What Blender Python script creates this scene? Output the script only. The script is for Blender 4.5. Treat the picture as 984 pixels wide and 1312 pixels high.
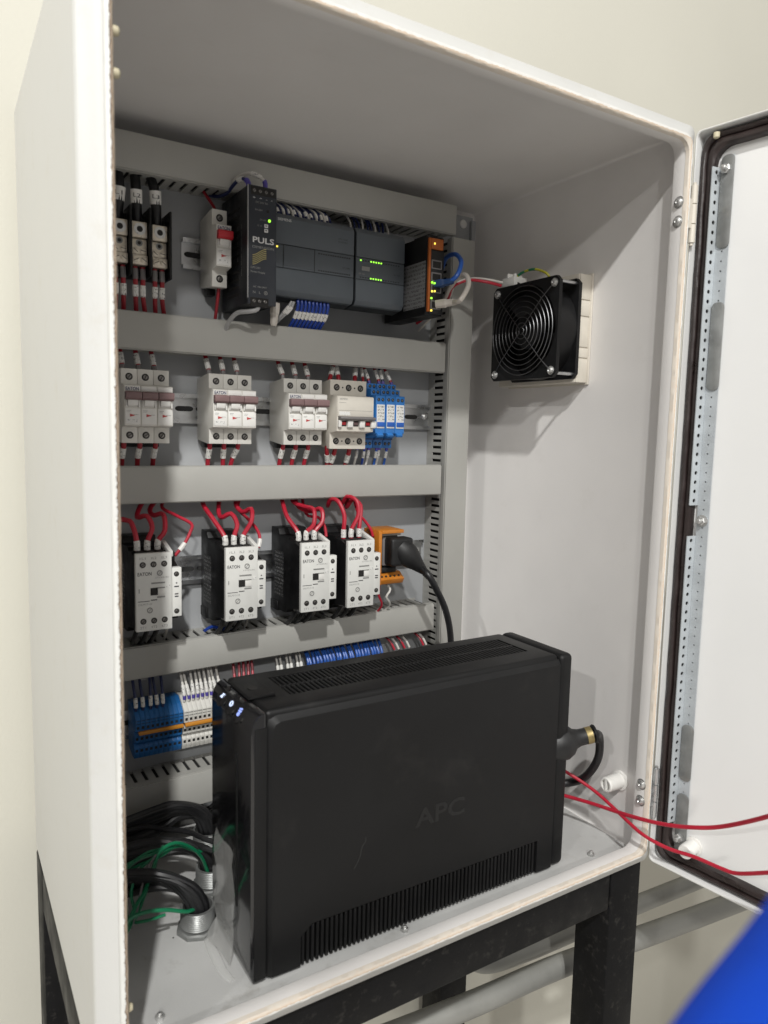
import bpy, bmesh, math, random
from mathutils import Vector, Matrix, noise
random.seed(7)
S = 0.001                      # all lengths below are written in millimetres
scene = bpy.context.scene
for o in list(bpy.data.objects): bpy.data.objects.remove(o)
COL = scene.collection

# ------------------------------------------------------------------ camera
cam_d = bpy.data.cameras.new("camera"); cam = bpy.data.objects.new("camera", cam_d); COL.objects.link(cam)
yaw, pitch, roll = 0.55304, 0.10856, 0.02301
_f = Vector((math.sin(yaw)*math.cos(pitch), math.cos(yaw)*math.cos(pitch), -math.sin(pitch)))
_r = Vector((math.cos(yaw), -math.sin(yaw), 0)); _u = _r.cross(_f)
_r2 = _r*math.cos(roll)+_u*math.sin(roll); _u2 = _u*math.cos(roll)-_r*math.sin(roll)
M = Matrix((_r2, _u2, -_f)).transposed().to_4x4(); M.translation = Vector((-156.72729, -519.61961, 498.62619))*S
cam.matrix_world = M
cam_d.sensor_fit = 'HORIZONTAL'; cam_d.sensor_width = 36.0; cam_d.lens = 34.17364
cam_d.clip_start = 0.02; cam_d.clip_end = 60
cam_d.dof.use_dof = True; cam_d.dof.focus_distance = 0.98; cam_d.dof.aperture_fstop = 10.0
scene.camera = cam
scene.render.resolution_x = 768; scene.render.resolution_y = 1024

# ------------------------------------------------------------------ light
w = bpy.data.worlds.new("World"); scene.world = w; w.use_nodes = True
bg = w.node_tree.nodes['Background']; bg.inputs[0].default_value = (1.0, 0.955, 0.90, 1); bg.inputs[1].default_value = 0.36
def lamp(name, loc, power, size, target, col=(1, .995, .97)):
    d = bpy.data.lights.new(name, 'AREA'); d.shape = 'DISK'; d.size = size; d.energy = power; d.color = col
    o = bpy.data.objects.new(name, d); COL.objects.link(o); o.location = Vector(loc)
    o.rotation_euler = (Vector(target)-Vector(loc)).to_track_quat('-Z', 'Y').to_euler()
    return o
lamp("ceiling_lamp", (-0.87, -2.1, 2.78), 94, 0.12, (0.25, 0.2, 0.4))
lamp("ceiling_lamp", (-3.75, -2.1, 2.78), 42, 0.10, (0.25, 0.2, 0.4))
lamp("ceiling_lamp", (-1.85, -4.6, 2.78), 80, 0.22, (0.25, 0.2, 0.4), (1, .985, .95))
vs = scene.view_settings; vs.view_transform = 'Standard'; vs.look = 'None'; vs.exposure = 0.0; vs.gamma = 1.0; vs.use_curve_mapping = False
scene.render.engine = 'CYCLES'

# ------------------------------------------------------------------ materials
MATS = {}
def mat(name, col, rough=.5, metal=0.0, var=.06, scale=30.0, bump=0.0, bscale=400.0, coat=0.0, emit=None, estr=0.0, rvar=.12, spec=.5, dirt=None, dirtamt=0.0, dirtscale=60.0, aniso=None):
    m = bpy.data.materials.new(name); m.use_nodes = True; nt = m.node_tree; N = nt.nodes; L = nt.links
    p = N['Principled BSDF']; p.inputs['Metallic'].default_value = metal
    p.inputs['Specular IOR Level'].default_value = spec
    if coat: p.inputs['Coat Weight'].default_value = coat; p.inputs['Coat Roughness'].default_value = .12
    tc = N.new('ShaderNodeTexCoord'); oi = N.new('ShaderNodeObjectInfo')
    add = N.new('ShaderNodeVectorMath'); add.operation = 'ADD'; L.new(tc.outputs['Object'], add.inputs[0]); L.new(oi.outputs['Random'], add.inputs[1])
    nz = N.new('ShaderNodeTexNoise'); nz.inputs['Scale'].default_value = scale; nz.inputs['Detail'].default_value = 5; L.new(add.outputs[0], nz.inputs['Vector'])
    mr = N.new('ShaderNodeMapRange'); mr.inputs[1].default_value = .3; mr.inputs[2].default_value = .7; mr.inputs[3].default_value = 1-var; mr.inputs[4].default_value = 1+var; L.new(nz.outputs[0], mr.inputs[0])
    tr = N.new('ShaderNodeMapRange'); tr.inputs[3].default_value = .965; tr.inputs[4].default_value = 1.035; L.new(oi.outputs['Random'], tr.inputs[0])
    tm = N.new('ShaderNodeMath'); tm.operation = 'MULTIPLY'; L.new(mr.outputs[0], tm.inputs[0]); L.new(tr.outputs[0], tm.inputs[1])
    mx = N.new('ShaderNodeVectorMath'); mx.operation = 'SCALE'; mx.inputs[0].default_value = col; L.new(tm.outputs[0], mx.inputs['Scale'])
    out = mx.outputs[0]
    if dirt:
        n2 = N.new('ShaderNodeTexNoise'); n2.inputs['Scale'].default_value = dirtscale; n2.inputs['Detail'].default_value = 8; n2.inputs['Roughness'].default_value = .7; L.new(add.outputs[0], n2.inputs['Vector'])
        m2 = N.new('ShaderNodeMapRange'); m2.inputs[1].default_value = .56; m2.inputs[2].default_value = .74; m2.inputs[3].default_value = 0; m2.inputs[4].default_value = dirtamt; L.new(n2.outputs[0], m2.inputs[0])
        mm = N.new('ShaderNodeMix'); mm.data_type = 'RGBA'; L.new(m2.outputs[0], mm.inputs[0]); L.new(out, mm.inputs[6]); mm.inputs[7].default_value = (*dirt, 1); out = mm.outputs[2]
    L.new(out, p.inputs['Base Color'])
    r2 = N.new('ShaderNodeMapRange'); r2.inputs[1].default_value = .3; r2.inputs[2].default_value = .7; r2.inputs[3].default_value = max(.03, rough-rvar); r2.inputs[4].default_value = min(1, rough+rvar); L.new(nz.outputs[0], r2.inputs[0]); L.new(r2.outputs[0], p.inputs['Roughness'])
    if bump:
        nb = N.new('ShaderNodeTexNoise'); nb.inputs['Scale'].default_value = bscale; nb.inputs['Detail'].default_value = 3; L.new(tc.outputs['Object'], nb.inputs['Vector'])
        b = N.new('ShaderNodeBump'); b.inputs['Strength'].default_value = bump; b.inputs['Distance'].default_value = .0006; L.new(nb.outputs[0], b.inputs['Height']); L.new(b.outputs[0], p.inputs['Normal'])
    if emit:
        p.inputs['Emission Color'].default_value = (*emit, 1); p.inputs['Emission Strength'].default_value = estr
    MATS[name] = m; return m
def print_mat(name, base, ink, lo=.52, sx=900, sz=260, rough=.5):
    """flat small print: rows of broken dark strokes on a pale label"""
    m = bpy.data.materials.new(name); m.use_nodes = True; nt = m.node_tree; N = nt.nodes; L = nt.links
    p = N['Principled BSDF']; p.inputs['Roughness'].default_value = rough
    tc = N.new('ShaderNodeTexCoord'); mp = N.new('ShaderNodeMapping'); mp.inputs['Scale'].default_value = (sx, sx, sz); L.new(tc.outputs['Object'], mp.inputs[0])
    nz = N.new('ShaderNodeTexNoise'); nz.inputs['Scale'].default_value = 1.0; nz.inputs['Detail'].default_value = 1; L.new(mp.outputs[0], nz.inputs['Vector'])
    sp = N.new('ShaderNodeSeparateXYZ'); L.new(tc.outputs['Object'], sp.inputs[0])
    mu = N.new('ShaderNodeMath'); mu.operation = 'MULTIPLY'; mu.inputs[1].default_value = sz*2.2; L.new(sp.outputs[2], mu.inputs[0])
    sn = N.new('ShaderNodeMath'); sn.operation = 'SINE'; L.new(mu.outputs[0], sn.inputs[0])
    g1 = N.new('ShaderNodeMath'); g1.operation = 'GREATER_THAN'; g1.inputs[1].default_value = -.1; L.new(sn.outputs[0], g1.inputs[0])
    g2 = N.new('ShaderNodeMath'); g2.operation = 'GREATER_THAN'; g2.inputs[1].default_value = lo; L.new(nz.outputs[0], g2.inputs[0])
    a = N.new('ShaderNodeMath'); a.operation = 'MULTIPLY'; L.new(g1.outputs[0], a.inputs[0]); L.new(g2.outputs[0], a.inputs[1])
    mm = N.new('ShaderNodeMix'); mm.data_type = 'RGBA'; L.new(a.outputs[0], mm.inputs[0]); mm.inputs[6].default_value = (*base, 1); mm.inputs[7].default_value = (*ink, 1)
    L.new(mm.outputs[2], p.inputs['Base Color']); MATS[name] = m; return m

mat('paint', (.76, .74, .72), .34, var=.03, scale=9, bump=.22, bscale=650, rvar=.05, dirt=(.45, .42, .37), dirtamt=.10, dirtscale=22)
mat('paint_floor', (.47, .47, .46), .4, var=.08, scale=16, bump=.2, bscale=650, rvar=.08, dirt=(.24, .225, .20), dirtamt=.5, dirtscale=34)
mat('paint_out', (.62, .62, .60), .36, var=.025, scale=9, bump=.16, bscale=600, rvar=.06, dirt=(.52, .49, .42), dirtamt=.35, dirtscale=34)
mat('plate', (.36, .37, .38), .45, var=.04, scale=14, bump=.05, bscale=700, rvar=.08)
mat('duct', (.375, .37, .345), .5, var=.03, scale=20, bump=.04, bscale=900, rvar=.06)
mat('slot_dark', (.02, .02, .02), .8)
mat('rail_zinc', (.50, .535, .56), .42, .35, var=.08, scale=50, rvar=.08)
mat('zinc', (.62, .63, .64), .32, 1.0, var=.12, scale=60, bump=.05, bscale=500, rvar=.12)
mat('steel', (.58, .58, .57), .38, .85, var=.1, scale=200)
mat('brass', (.28, .22, .10), .5, .7, var=.1, scale=200)
mat('conduit', (.30, .30, .28), .5, .3, var=.06, scale=30, bump=.12, bscale=220, dirt=(.25, .24, .22), dirtamt=.4, dirtscale=60)
mat('galv', (.23, .235, .23), .5, .5, var=.2, scale=45, bump=.15, bscale=220, dirt=(.3, .29, .26), dirtamt=.6, dirtscale=40)
mat('breaker', (.66, .645, .60), .45, var=.03, scale=80, bump=.03)
mat('breaker_white', (.75, .74, .71), .42, var=.03, scale=80)
mat('siemens_beige', (.62, .585, .52), .45, var=.03, scale=80)
mat('mauve', (.20, .125, .125), .42, var=.06, scale=100)
mat('toggle_red', (.52, .02, .03), .38, var=.06, scale=100)
mat('white_front', (.71, .71, .68), .42, var=.03, scale=90)
mat('white', (.72, .71, .68), .5, var=.03, scale=90)
mat('black', (.007, .007, .0075), .45, var=.2, scale=60, bump=.04, spec=.3)
mat('screw_dark', (.22, .21, .20), .4, 1.0)
mat('lug', (.66, .60, .50), .35, .4, var=.12, scale=150)
mat('guard', (.17, .17, .175), .4, 1.0)
mat('black_soft', (.009, .009, .0095), .5, var=.2, scale=60, bump=.08)
mat('black_gloss', (.008, .008, .009), .12, var=.1, scale=40, coat=.6, rvar=.05)
mat('ups_black', (.0055, .0055, .0058), .52, var=.15, scale=14, bump=.12, bscale=1500, rvar=.08, dirt=(.022, .021, .020), dirtamt=.45, dirtscale=16, spec=.3)
mat('ups_glue', (.008, .008, .0085), .42, var=.3, scale=90, bump=.3, bscale=500, spec=.4)
mat('hole', (.012, .011, .010), .7)
mat('wire_red', (.42, .015, .035), .38, var=.08, scale=60)
mat('wire_red_dark', (.30, .012, .022), .4, var=.08, scale=60)
mat('wire_blue', (.015, .05, .30), .4, var=.1, scale=60)
mat('wire_blue_bright', (.018, .095, .40), .4, var=.1, scale=60)
mat('wire_navy', (.012, .02, .085), .4, var=.1, scale=60)
mat('wire_white', (.60, .58, .54), .45, var=.05, scale=60)
mat('wire_grey', (.36, .36, .36), .45, var=.05, scale=60)
mat('wire_black', (.010, .010, .011), .46, var=.15, scale=60)
mat('wire_green', (.006, .15, .065), .35, var=.1, scale=60)
mat('wire_yellow', (.45, .42, .03), .4, var=.1, scale=60)
mat('grey_ferrule', (.17, .16, .16), .5)
mat('violet_ferrule', (.08, .06, .32), .45)
mat('sleeve', (.70, .69, .66), .5)
print_mat('sleeve_print', (.70, .69, .66), (.10, .10, .10), .60, 900, 620)
print_mat('label_print', (.20, .20, .205), (.03, .03, .03), .53, 1100, 560)
print_mat('side_print', (.018, .018, .018), (.26, .26, .26), .56, 1000, 600)
print_mat('faint_print', (.72, .715, .69), (.40, .40, .39), .58, 900, 500)
print_mat('relay_print', (.62, .62, .6), (.12, .12, .12), .55, 1100, 700)
mat('ink', (.03, .03, .035), .6); mat('ink_blue', (.03, .04, .11), .6); mat('ink_grey', (.26, .26, .25), .6)
mat('ink_white', (.70, .70, .70), .5); mat('ink_mid', (.25, .25, .24), .5); mat('ink_gold', (.42, .36, .14), .5); mat('ink_red', (.45, .05, .05), .5)
mat('puls_side', (.010, .011, .014), .45, var=.2, scale=80, bump=.1)
mat('puls_front', (.020, .024, .033), .4, var=.08, scale=60)
mat('plc', (.085, .098, .112), .48, var=.05, scale=60, bump=.05, bscale=1400)
mat('plc_dark', (.022, .026, .030), .5, var=.05, scale=60)
mat('led_green', (.2, .7, .05), .4, emit=(.35, 1, .05), estr=1.8)
mat('led_yellow', (.7, .6, .05), .4, emit=(1, .75, .1), estr=1.6)
mat('led_white', (.6, .7, .9), .4, emit=(.62, .72, 1.0), estr=.65)
mat('led_blue', (.3, .4, .9), .4, emit=(.35, .45, 1.0), estr=.65)
mat('orange', (.52, .18, .02), .42, var=.06, scale=80)
mat('orange_dark', (.40, .10, .014), .45, var=.08, scale=80)
mat('blue', (.03, .17, .48), .42, var=.06, scale=80)
mat('blue_dark', (.012, .05, .16), .45, var=.06, scale=80)
mat('terminal_blue', (.015, .12, .34), .45, var=.08, scale=80)
mat('terminal_white', (.62, .61, .57), .45, var=.05, scale=80)
mat('bridge_orange', (.58, .24, .03), .45, var=.06)
mat('cream_plastic', (.58, .54, .47), .45, var=.06, scale=50)
mat('yellowed', (.52, .47, .33), .5)
mat('gasket', (.024, .016, .015), .38, var=.25, scale=50, bump=.3, bscale=300, dirt=(.10, .08, .07), dirtamt=.35, dirtscale=120)
mat('door_white', (.785, .785, .775), .35, var=.015, scale=9, bump=.12, bscale=900, rvar=.05)
mat('scuff', (.035, .035, .035), .5)
mat('frame_black', (.0045, .0045, .005), .5, var=.25, scale=30, bump=.15, bscale=300, dirt=(.09, .085, .075), dirtamt=.35, dirtscale=90, spec=.18)
mat('wall', (.62, .605, .53), .8, var=.02, scale=3, bump=.35, bscale=260, rvar=.05)
mat('floor', (.58, .56, .53), .7, var=.1, scale=6, bump=.2)
mat('rj45', (.55, .51, .46), .4, var=.03)
mat('blue_cloth', (.006, .105, .75), .9, var=.08, scale=40, bump=.4, bscale=900)
# clear sticky film
m = bpy.data.materials.new('film'); m.use_nodes = True; p = m.node_tree.nodes['Principled BSDF']
p.inputs['Base Color'].default_value = (.8, .8, .78, 1); p.inputs['Roughness'].default_value = .18; p.inputs['Alpha'].default_value = .35; MATS['film'] = m
# lip of the enclosure: white paint that ends raggedly towards a bare, stained inner edge (vertex colour "bare" = which side of the lip)
def lip_mat():
    m = bpy.data.materials.new('lip'); m.use_nodes = True; nt = m.node_tree; N = nt.nodes; L = nt.links; p = N['Principled BSDF']
    at = N.new('ShaderNodeAttribute'); at.attribute_name = 'across'
    tc = N.new('ShaderNodeTexCoord'); nz = N.new('ShaderNodeTexNoise'); nz.inputs['Scale'].default_value = 230; nz.inputs['Detail'].default_value = 6; nz.inputs['Roughness'].default_value = .7; L.new(tc.outputs['Object'], nz.inputs['Vector'])
    mr = N.new('ShaderNodeMapRange'); mr.inputs[1].default_value = .3; mr.inputs[2].default_value = .7; mr.inputs[3].default_value = -.16; mr.inputs[4].default_value = .16; L.new(nz.outputs[0], mr.inputs[0])
    ad = N.new('ShaderNodeMath'); ad.operation = 'ADD'; L.new(at.outputs['Fac'], ad.inputs[0]); L.new(mr.outputs[0], ad.inputs[1])
    cr = N.new('ShaderNodeValToRGB'); e = cr.color_ramp.elements
    e[0].position = .50; e[0].color = (.72, .72, .69, 1); e[1].position = .54; e[1].color = (.10, .065, .04, 1)
    for pos, c in ((.62, (.13, .09, .06, 1)), (.66, (.36, .28, .21, 1)), (1.0, (.42, .35, .27, 1))):
        q = e.new(pos); q.color = c
    L.new(ad.outputs[0], cr.inputs[0]); L.new(cr.outputs[0], p.inputs['Base Color']); p.inputs['Roughness'].default_value = .55
    MATS['lip'] = m
    # the other three sides are only stained tan, with the paint still on
    m2 = m.copy(); m2.name = 'lip_stained'; c2 = [n for n in m2.node_tree.nodes if n.type == 'VALTORGB'][0].color_ramp.elements
    for q, c in zip(c2, ((.70, .69, .66), (.60, .49, .37), (.60, .47, .35), (.62, .52, .42), (.62, .57, .50))): q.color = (*c, 1)
    MATS['lip_stained'] = m2
lip_mat()

# ------------------------------------------------------------------ mesh helpers
class MB:
    def __init__(s): s.bm = bmesh.new(); s.mi = 0
    def _tag(s, faces):
        for f in faces: f.material_index = s.mi
        return s
    def box(s, x0, x1, y0, y1, z0, z1, bev=0.0, seg=2):
        r = bmesh.ops.create_cube(s.bm, size=1.0); vs = r['verts']
        for v in vs: v.co = Vector(((x0+x1)/2+v.co.x*(x1-x0), (y0+y1)/2+v.co.y*(y1-y0), (z0+z1)/2+v.co.z*(z1-z0)))
        fs = set(f for v in vs for f in v.link_faces)
        if bev:
            es = list(set(e for v in vs for e in v.link_edges))
            r = bmesh.ops.bevel(s.bm, geom=es, offset=min(bev, .45*min(abs(x1-x0), abs(y1-y0), abs(z1-z0))), segments=seg, affect='EDGES', profile=.5)
            fs = [f for f in fs if f.is_valid]+list(r['faces'])
        return s._tag(fs)
    def prism(s, poly, axis, a0, a1, bev=0.0):
        """poly: 2-D points in the two other axes (x,y,z order)"""
        def p3(q, a): return {'x': (a, q[0], q[1]), 'y': (q[0], a, q[1]), 'z': (q[0], q[1], a)}[axis]
        A = [s.bm.verts.new(p3(q, a0)) for q in poly]; B = [s.bm.verts.new(p3(q, a1)) for q in poly]
        fs = [s.bm.faces.new(A), s.bm.faces.new(B[::-1])]; n = len(A)
        for i in range(n): fs.append(s.bm.faces.new((A[(i+1) % n], A[i], B[i], B[(i+1) % n])))
        bmesh.ops.recalc_face_normals(s.bm, faces=fs)
        if bev:
            es = list(set(e for f in fs for e in f.edges)); r = bmesh.ops.bevel(s.bm, geom=es, offset=bev, segments=2, affect='EDGES', profile=.5)
            fs = [f for f in fs if f.is_valid]+list(r['faces'])
        return s._tag(fs)
    def lathe(s, p0, axis, prof, n=16, close=True):
        """prof: list of (distance along axis, radius)"""
        p0 = Vector(p0); ax = Vector(axis).normalized(); a = ax.orthogonal().normalized(); b = ax.cross(a); rings = []; fs = []
        for d, r in prof:
            c = p0+ax*d
            rings.append([s.bm.verts.new(c+(a*math.cos(2*math.pi*k/n)+b*math.sin(2*math.pi*k/n))*max(r, .001)) for k in range(n)])
        for i in range(len(rings)-1):
            for k in range(n): fs.append(s.bm.faces.new((rings[i][k], rings[i][(k+1) % n], rings[i+1][(k+1) % n], rings[i+1][k])))
        if close: fs.append(s.bm.faces.new(rings[0][::-1])); fs.append(s.bm.faces.new(rings[-1]))
        bmesh.ops.recalc_face_normals(s.bm, faces=fs)
        return s._tag(fs)
    def cyl(s, p0, p1, r, n=16):
        d = Vector(p1)-Vector(p0); return s.lathe(p0, d, [(0, r), (d.length, r)], n)
    def tube(s, pts, r, n=8, cap=True):
        P = [Vector(p) for p in pts]; t = (P[1]-P[0]).normalized(); a = t.orthogonal().normalized(); rings = []; fs = []
        for i, p in enumerate(P):
            t2 = ((P[min(i+1, len(P)-1)])-P[max(i-1, 0)]).normalized(); a = (a-t2*a.dot(t2)).normalized(); b = t2.cross(a)
            rr = r(i/(len(P)-1)) if callable(r) else r
            rings.append([s.bm.verts.new(p+(a*math.cos(2*math.pi*k/n)+b*math.sin(2*math.pi*k/n))*rr) for k in range(n)])
        for i in range(len(rings)-1):
            for k in range(n): fs.append(s.bm.faces.new((rings[i][k], rings[i][(k+1) % n], rings[i+1][(k+1) % n], rings[i+1][k])))
        if cap: fs.append(s.bm.faces.new(rings[0][::-1])); fs.append(s.bm.faces.new(rings[-1]))
        return s._tag(fs)
    def ringface(s, c, axis, r0, r1, n=20):
        return s.lathe(c, axis, [(0, r0), (0, r1), (.6, r1), (.6, r0), (0, r0)], n, close=False)
    def mesh(s, name, mats, angle=35):
        for v in s.bm.verts: v.co *= S
        me = bpy.data.meshes.new(name); s.bm.to_mesh(me); s.bm.free()
        for m_ in (mats if isinstance(mats, (list, tuple)) else [mats]): me.materials.append(MATS[m_])
        for p_ in me.polygons: p_.use_smooth = True
        me.set_sharp_from_angle(angle=math.radians(angle)); return me

def link(name, data, parent=None, loc=(0, 0, 0), rot=None):
    o = bpy.data.objects.new(name, data); COL.objects.link(o); o.location = Vector(loc)*S
    if rot: o.rotation_euler = rot
    if parent is not None: o.parent = parent
    return o
def ob(name, mb, mats, parent=None, loc=(0, 0, 0), rot=None): return link(name, mb.mesh(name, mats), parent, loc, rot)
def tag(o, label, cat, group=None, kind=None):
    if label: o['label'] = label
    if cat: o['category'] = cat
    if group: o['group'] = group
    if kind: o['kind'] = kind
    return o
def thing(name, label, cat, loc=(0, 0, 0), group=None, rot=None):
    o = link(name, None, None, loc, rot); o.empty_display_size = .02; return tag(o, label, cat, group)
def dup(root, loc, label, group=None):
    """a copy of a thing with copies of its parts and their sub-parts"""
    r = root.copy(); COL.objects.link(r); r.location = Vector(loc)*S; r['label'] = label; r.rotation_euler = (random.uniform(-.006, .006), random.uniform(-.007, .007), random.uniform(-.008, .008)) if root.name.startswith(('circuit', 'contactor', 'distribution', 'relay')) else (0, 0, 0)
    if group: r['group'] = group
    for ch in list(root.children):
        c = ch.copy(); COL.objects.link(c); c.parent = r
        for g in list(ch.children):
            d = g.copy(); COL.objects.link(d); d.parent = c
    return r
_txt = {}
def text(s, parent, loc, size, material='ink', width=None, rot=(math.pi/2, 0, 0), name='lettering', centre=True, bold=0.0):
    key = (s, material, bold)
    if key not in _txt:
        c = bpy.data.curves.new('lettering', 'FONT'); c.body = s; c.size = 1.0; c.extrude = .004; c.offset = bold; c.resolution_u = 3
        c.align_x = 'CENTER' if centre else 'LEFT'
        t = bpy.data.objects.new('tmp', c); me = bpy.data.meshes.new_from_object(t); bpy.data.objects.remove(t); bpy.data.curves.remove(c)
        me.materials.clear(); me.materials.append(MATS[material]); me.name = 'lettering'
        xs = [v.co.x for v in me.vertices] or [0, 1]
        _txt[key] = (me, max(xs)-min(xs))
    me, wd = _txt[key]; o = link(name, me, parent, loc, rot)
    sx = (width/wd if width else size)*S; o.scale = (sx, size*S, size*S); return o
def crom(pts, step=4.0):
    P = [Vector(p) for p in pts]
    if len(P) < 3:
        n = max(2, int((P[1]-P[0]).length/step)); return [P[0].lerp(P[1], i/n) for i in range(n+1)]
    P = [P[0]*2-P[1]]+P+[P[-1]*2-P[-2]]; out = []
    for i in range(1, len(P)-2):
        a, b, c, d = P[i-1:i+3]; n = max(3, int((c-b).length/step))
        for k in range(n):
            t = k/n; out.append(.5*((2*b)+(c-a)*t+(2*a-5*b+4*c-d)*t*t+(3*b-a-3*c+d)*t**3))
    out.append(P[-2]); return out
def sub(path, a, b):
    """piece of a path between arc lengths a and b (mm); negative counts from the end"""
    L = [0]
    for i in range(1, len(path)): L.append(L[-1]+(path[i]-path[i-1]).length)
    T = L[-1]
    if a < 0: a += T
    if b <= 0: b += T
    def pt(s):
        for i in range(1, len(L)):
            if L[i] >= s: return path[i-1].lerp(path[i], (s-L[i-1])/max(1e-6, L[i]-L[i-1]))
        return path[-1]
    return [pt(a)]+[path[i] for i in range(len(L)) if a < L[i] < b]+[pt(b)]
def wire(label, pts, r, material, marks=(), group=None, cat='wire', name='wire', n=8, step=4.0, smooth=True):
    path = crom(pts, step) if smooth else [Vector(p) for p in pts]
    o = ob(name, MB_tube(path, r, n), material); tag(o, label, cat, group)
    for a, b, rr, mt, nm in marks:
        ob(nm, MB_tube(sub(path, a, b), r*rr, n), mt, o)
    return o
def MB_tube(path, r, n=8): return MB().tube(path, r, n)
SL = lambda a, b, rr=1.28, mt='sleeve_print': (a, b, rr, mt, 'marker_sleeve')
FE = lambda a, b, mt='grey_ferrule', rr=1.2: (a, b, rr, mt, 'ferrule')
def bake_boolean(o, cutters):
    for c in cutters:
        md = o.modifiers.new('b', 'BOOLEAN'); md.operation = 'DIFFERENCE'; md.object = c; md.solver = 'EXACT'
    dg = bpy.context.evaluated_depsgraph_get(); me = bpy.data.meshes.new_from_object(o.evaluated_get(dg))
    o.modifiers.clear(); o.data = me
    for p_ in me.polygons: p_.use_smooth = True
    me.set_sharp_from_angle(angle=math.radians(35))
    for c in cutters: bpy.data.objects.remove(c)
def screw(mb, c, axis, r, slot=True):
    """a pan head with a cross recess, on a bmesh"""
    mb.lathe(c, axis, [(0, r), (r*.35, r*.96), (r*.6, r*.7), (r*.66, r*.35), (r*.4, r*.2)], 14)
YP = 355.0     # mounting plate
# ------------------------------------------------------------------ setting
tag(ob('wall', MB().box(-1900, 2600, 420, 440, -820, 1900), 'wall'), 'cream painted room wall behind the enclosure', 'wall', kind='structure')
tag(ob('floor', MB().box(-1900, 2600, -2600, 440, -840, -820), 'floor'), 'grey floor under the steel stand', 'floor', kind='structure')

# ------------------------------------------------------------------ enclosure
IX0, IX1, IZ0, IZ1 = -67.0, 551.0, 0.0, 830.0
def rrect(x0, x1, z0, z1, R, k=5):
    P = []
    for cx_, cz_, a0 in ((x1-R, z1-R, 0), (x0+R, z1-R, 90), (x0+R, z0+R, 180), (x1-R, z0+R, 270)):
        for i in range(k+1):
            a = math.radians(a0+90*i/k); P.append((cx_+R*math.cos(a), cz_+R*math.sin(a)))
    return P
def sweep(prof, rect=(IX0, IX1, IZ0, IZ1), k=5, along='y'):
    """prof: (inset, depth, corner radius[, material index]); returns MB"""
    mb = MB(); rings = []
    for pr in prof:
        d, y, R = pr[:3]
        rings.append([mb.bm.verts.new((x, y, z)) for x, z in rrect(rect[0]+d, rect[1]-d, rect[2]+d, rect[3]-d, R, k)])
    for i in range(len(rings)-1):
        n = len(rings[i])
        for j in range(n):
            f = mb.bm.faces.new((rings[i][j], rings[i][(j+1) % n], rings[i+1][(j+1) % n], rings[i+1][j]))
            f.material_index = prof[i][3] if len(prof[i]) > 3 else 0
    return mb
enc = thing('electrical_enclosure', 'large pale grey steel enclosure standing open on a black stand', 'enclosure', (0, 0, 0))
mb = sweep([(-4, 388, 6, 1), (-4, 17, 6, 1), (-3.6, 13.5, 7, 1), (-2.2, 11.6, 8, 1), (10, 6.5, 10, 1), (12.4, 5, 12, 1), (13, 3, 12, 1), (13.4, 1.5, 12, 0),
            (17.6, 1.5, 14, 0), (18.2, 5, 14, 0), (17.4, 19.5, 14, 0), (16.6, 21.2, 14, 0), (14, 22.2, 13, 0), (2.5, 23.4, 8, 0), (.8, 24.2, 6, 0), (0, 26, 5, 0), (0, 380, 5, 0), (2, 384, 5, 0)])
bmesh.ops.recalc_face_normals(mb.bm, faces=mb.bm.faces)
ob('shell', mb, ['paint', 'paint_out'], enc)
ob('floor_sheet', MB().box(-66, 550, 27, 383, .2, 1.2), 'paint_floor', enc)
ob('back_sheet', MB().box(-70, 554, 384, 387, -3, 833), 'paint', enc)
prof = [(12.6, 3.2, 12), (12.9, 1.0, 12), (13.8, .1, 12), (15.6, -.1, 13), (17.2, .2, 13), (18.2, 1.3, 14), (18.6, 5.5, 14)]
mb = sweep(prof)
# chipped, uneven paint edge on the lip: small dents
nper = len(rrect(0, 1, 0, 1, .1))
bmesh.ops.subdivide_edges(mb.bm, edges=[e for e in mb.bm.edges if e.calc_length() > 200], cuts=150)
for v in mb.bm.verts:
    a = noise.noise(Vector((v.co.x*.35, v.co.z*.35, 3.0)))+.6*noise.noise(Vector((v.co.x*.9, v.co.z*.9, 8.0)))
    v.co.y += .35*a; v.co.x += .30*noise.noise(Vector((v.co.z*.5, v.co.x*.2, 1.0))) if v.co.x < 0 else 0
bmesh.ops.recalc_face_normals(mb.bm, faces=mb.bm.faces)
me = mb.mesh('lip', ['lip', 'lip_stained'])
at = me.attributes.new('across', 'FLOAT', 'POINT')
for i, v in enumerate(me.vertices):
    x, y, z = v.co/S
    d = min(x-IX0, IX1-x, z-IZ0, IZ1-z); at.data[i].value = max(0, min(1, (d-12.6)/6.0))
for p_ in me.polygons: p_.material_index = 0 if p_.center.x/S < -40 else 1
link('lip', me, enc)
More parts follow.
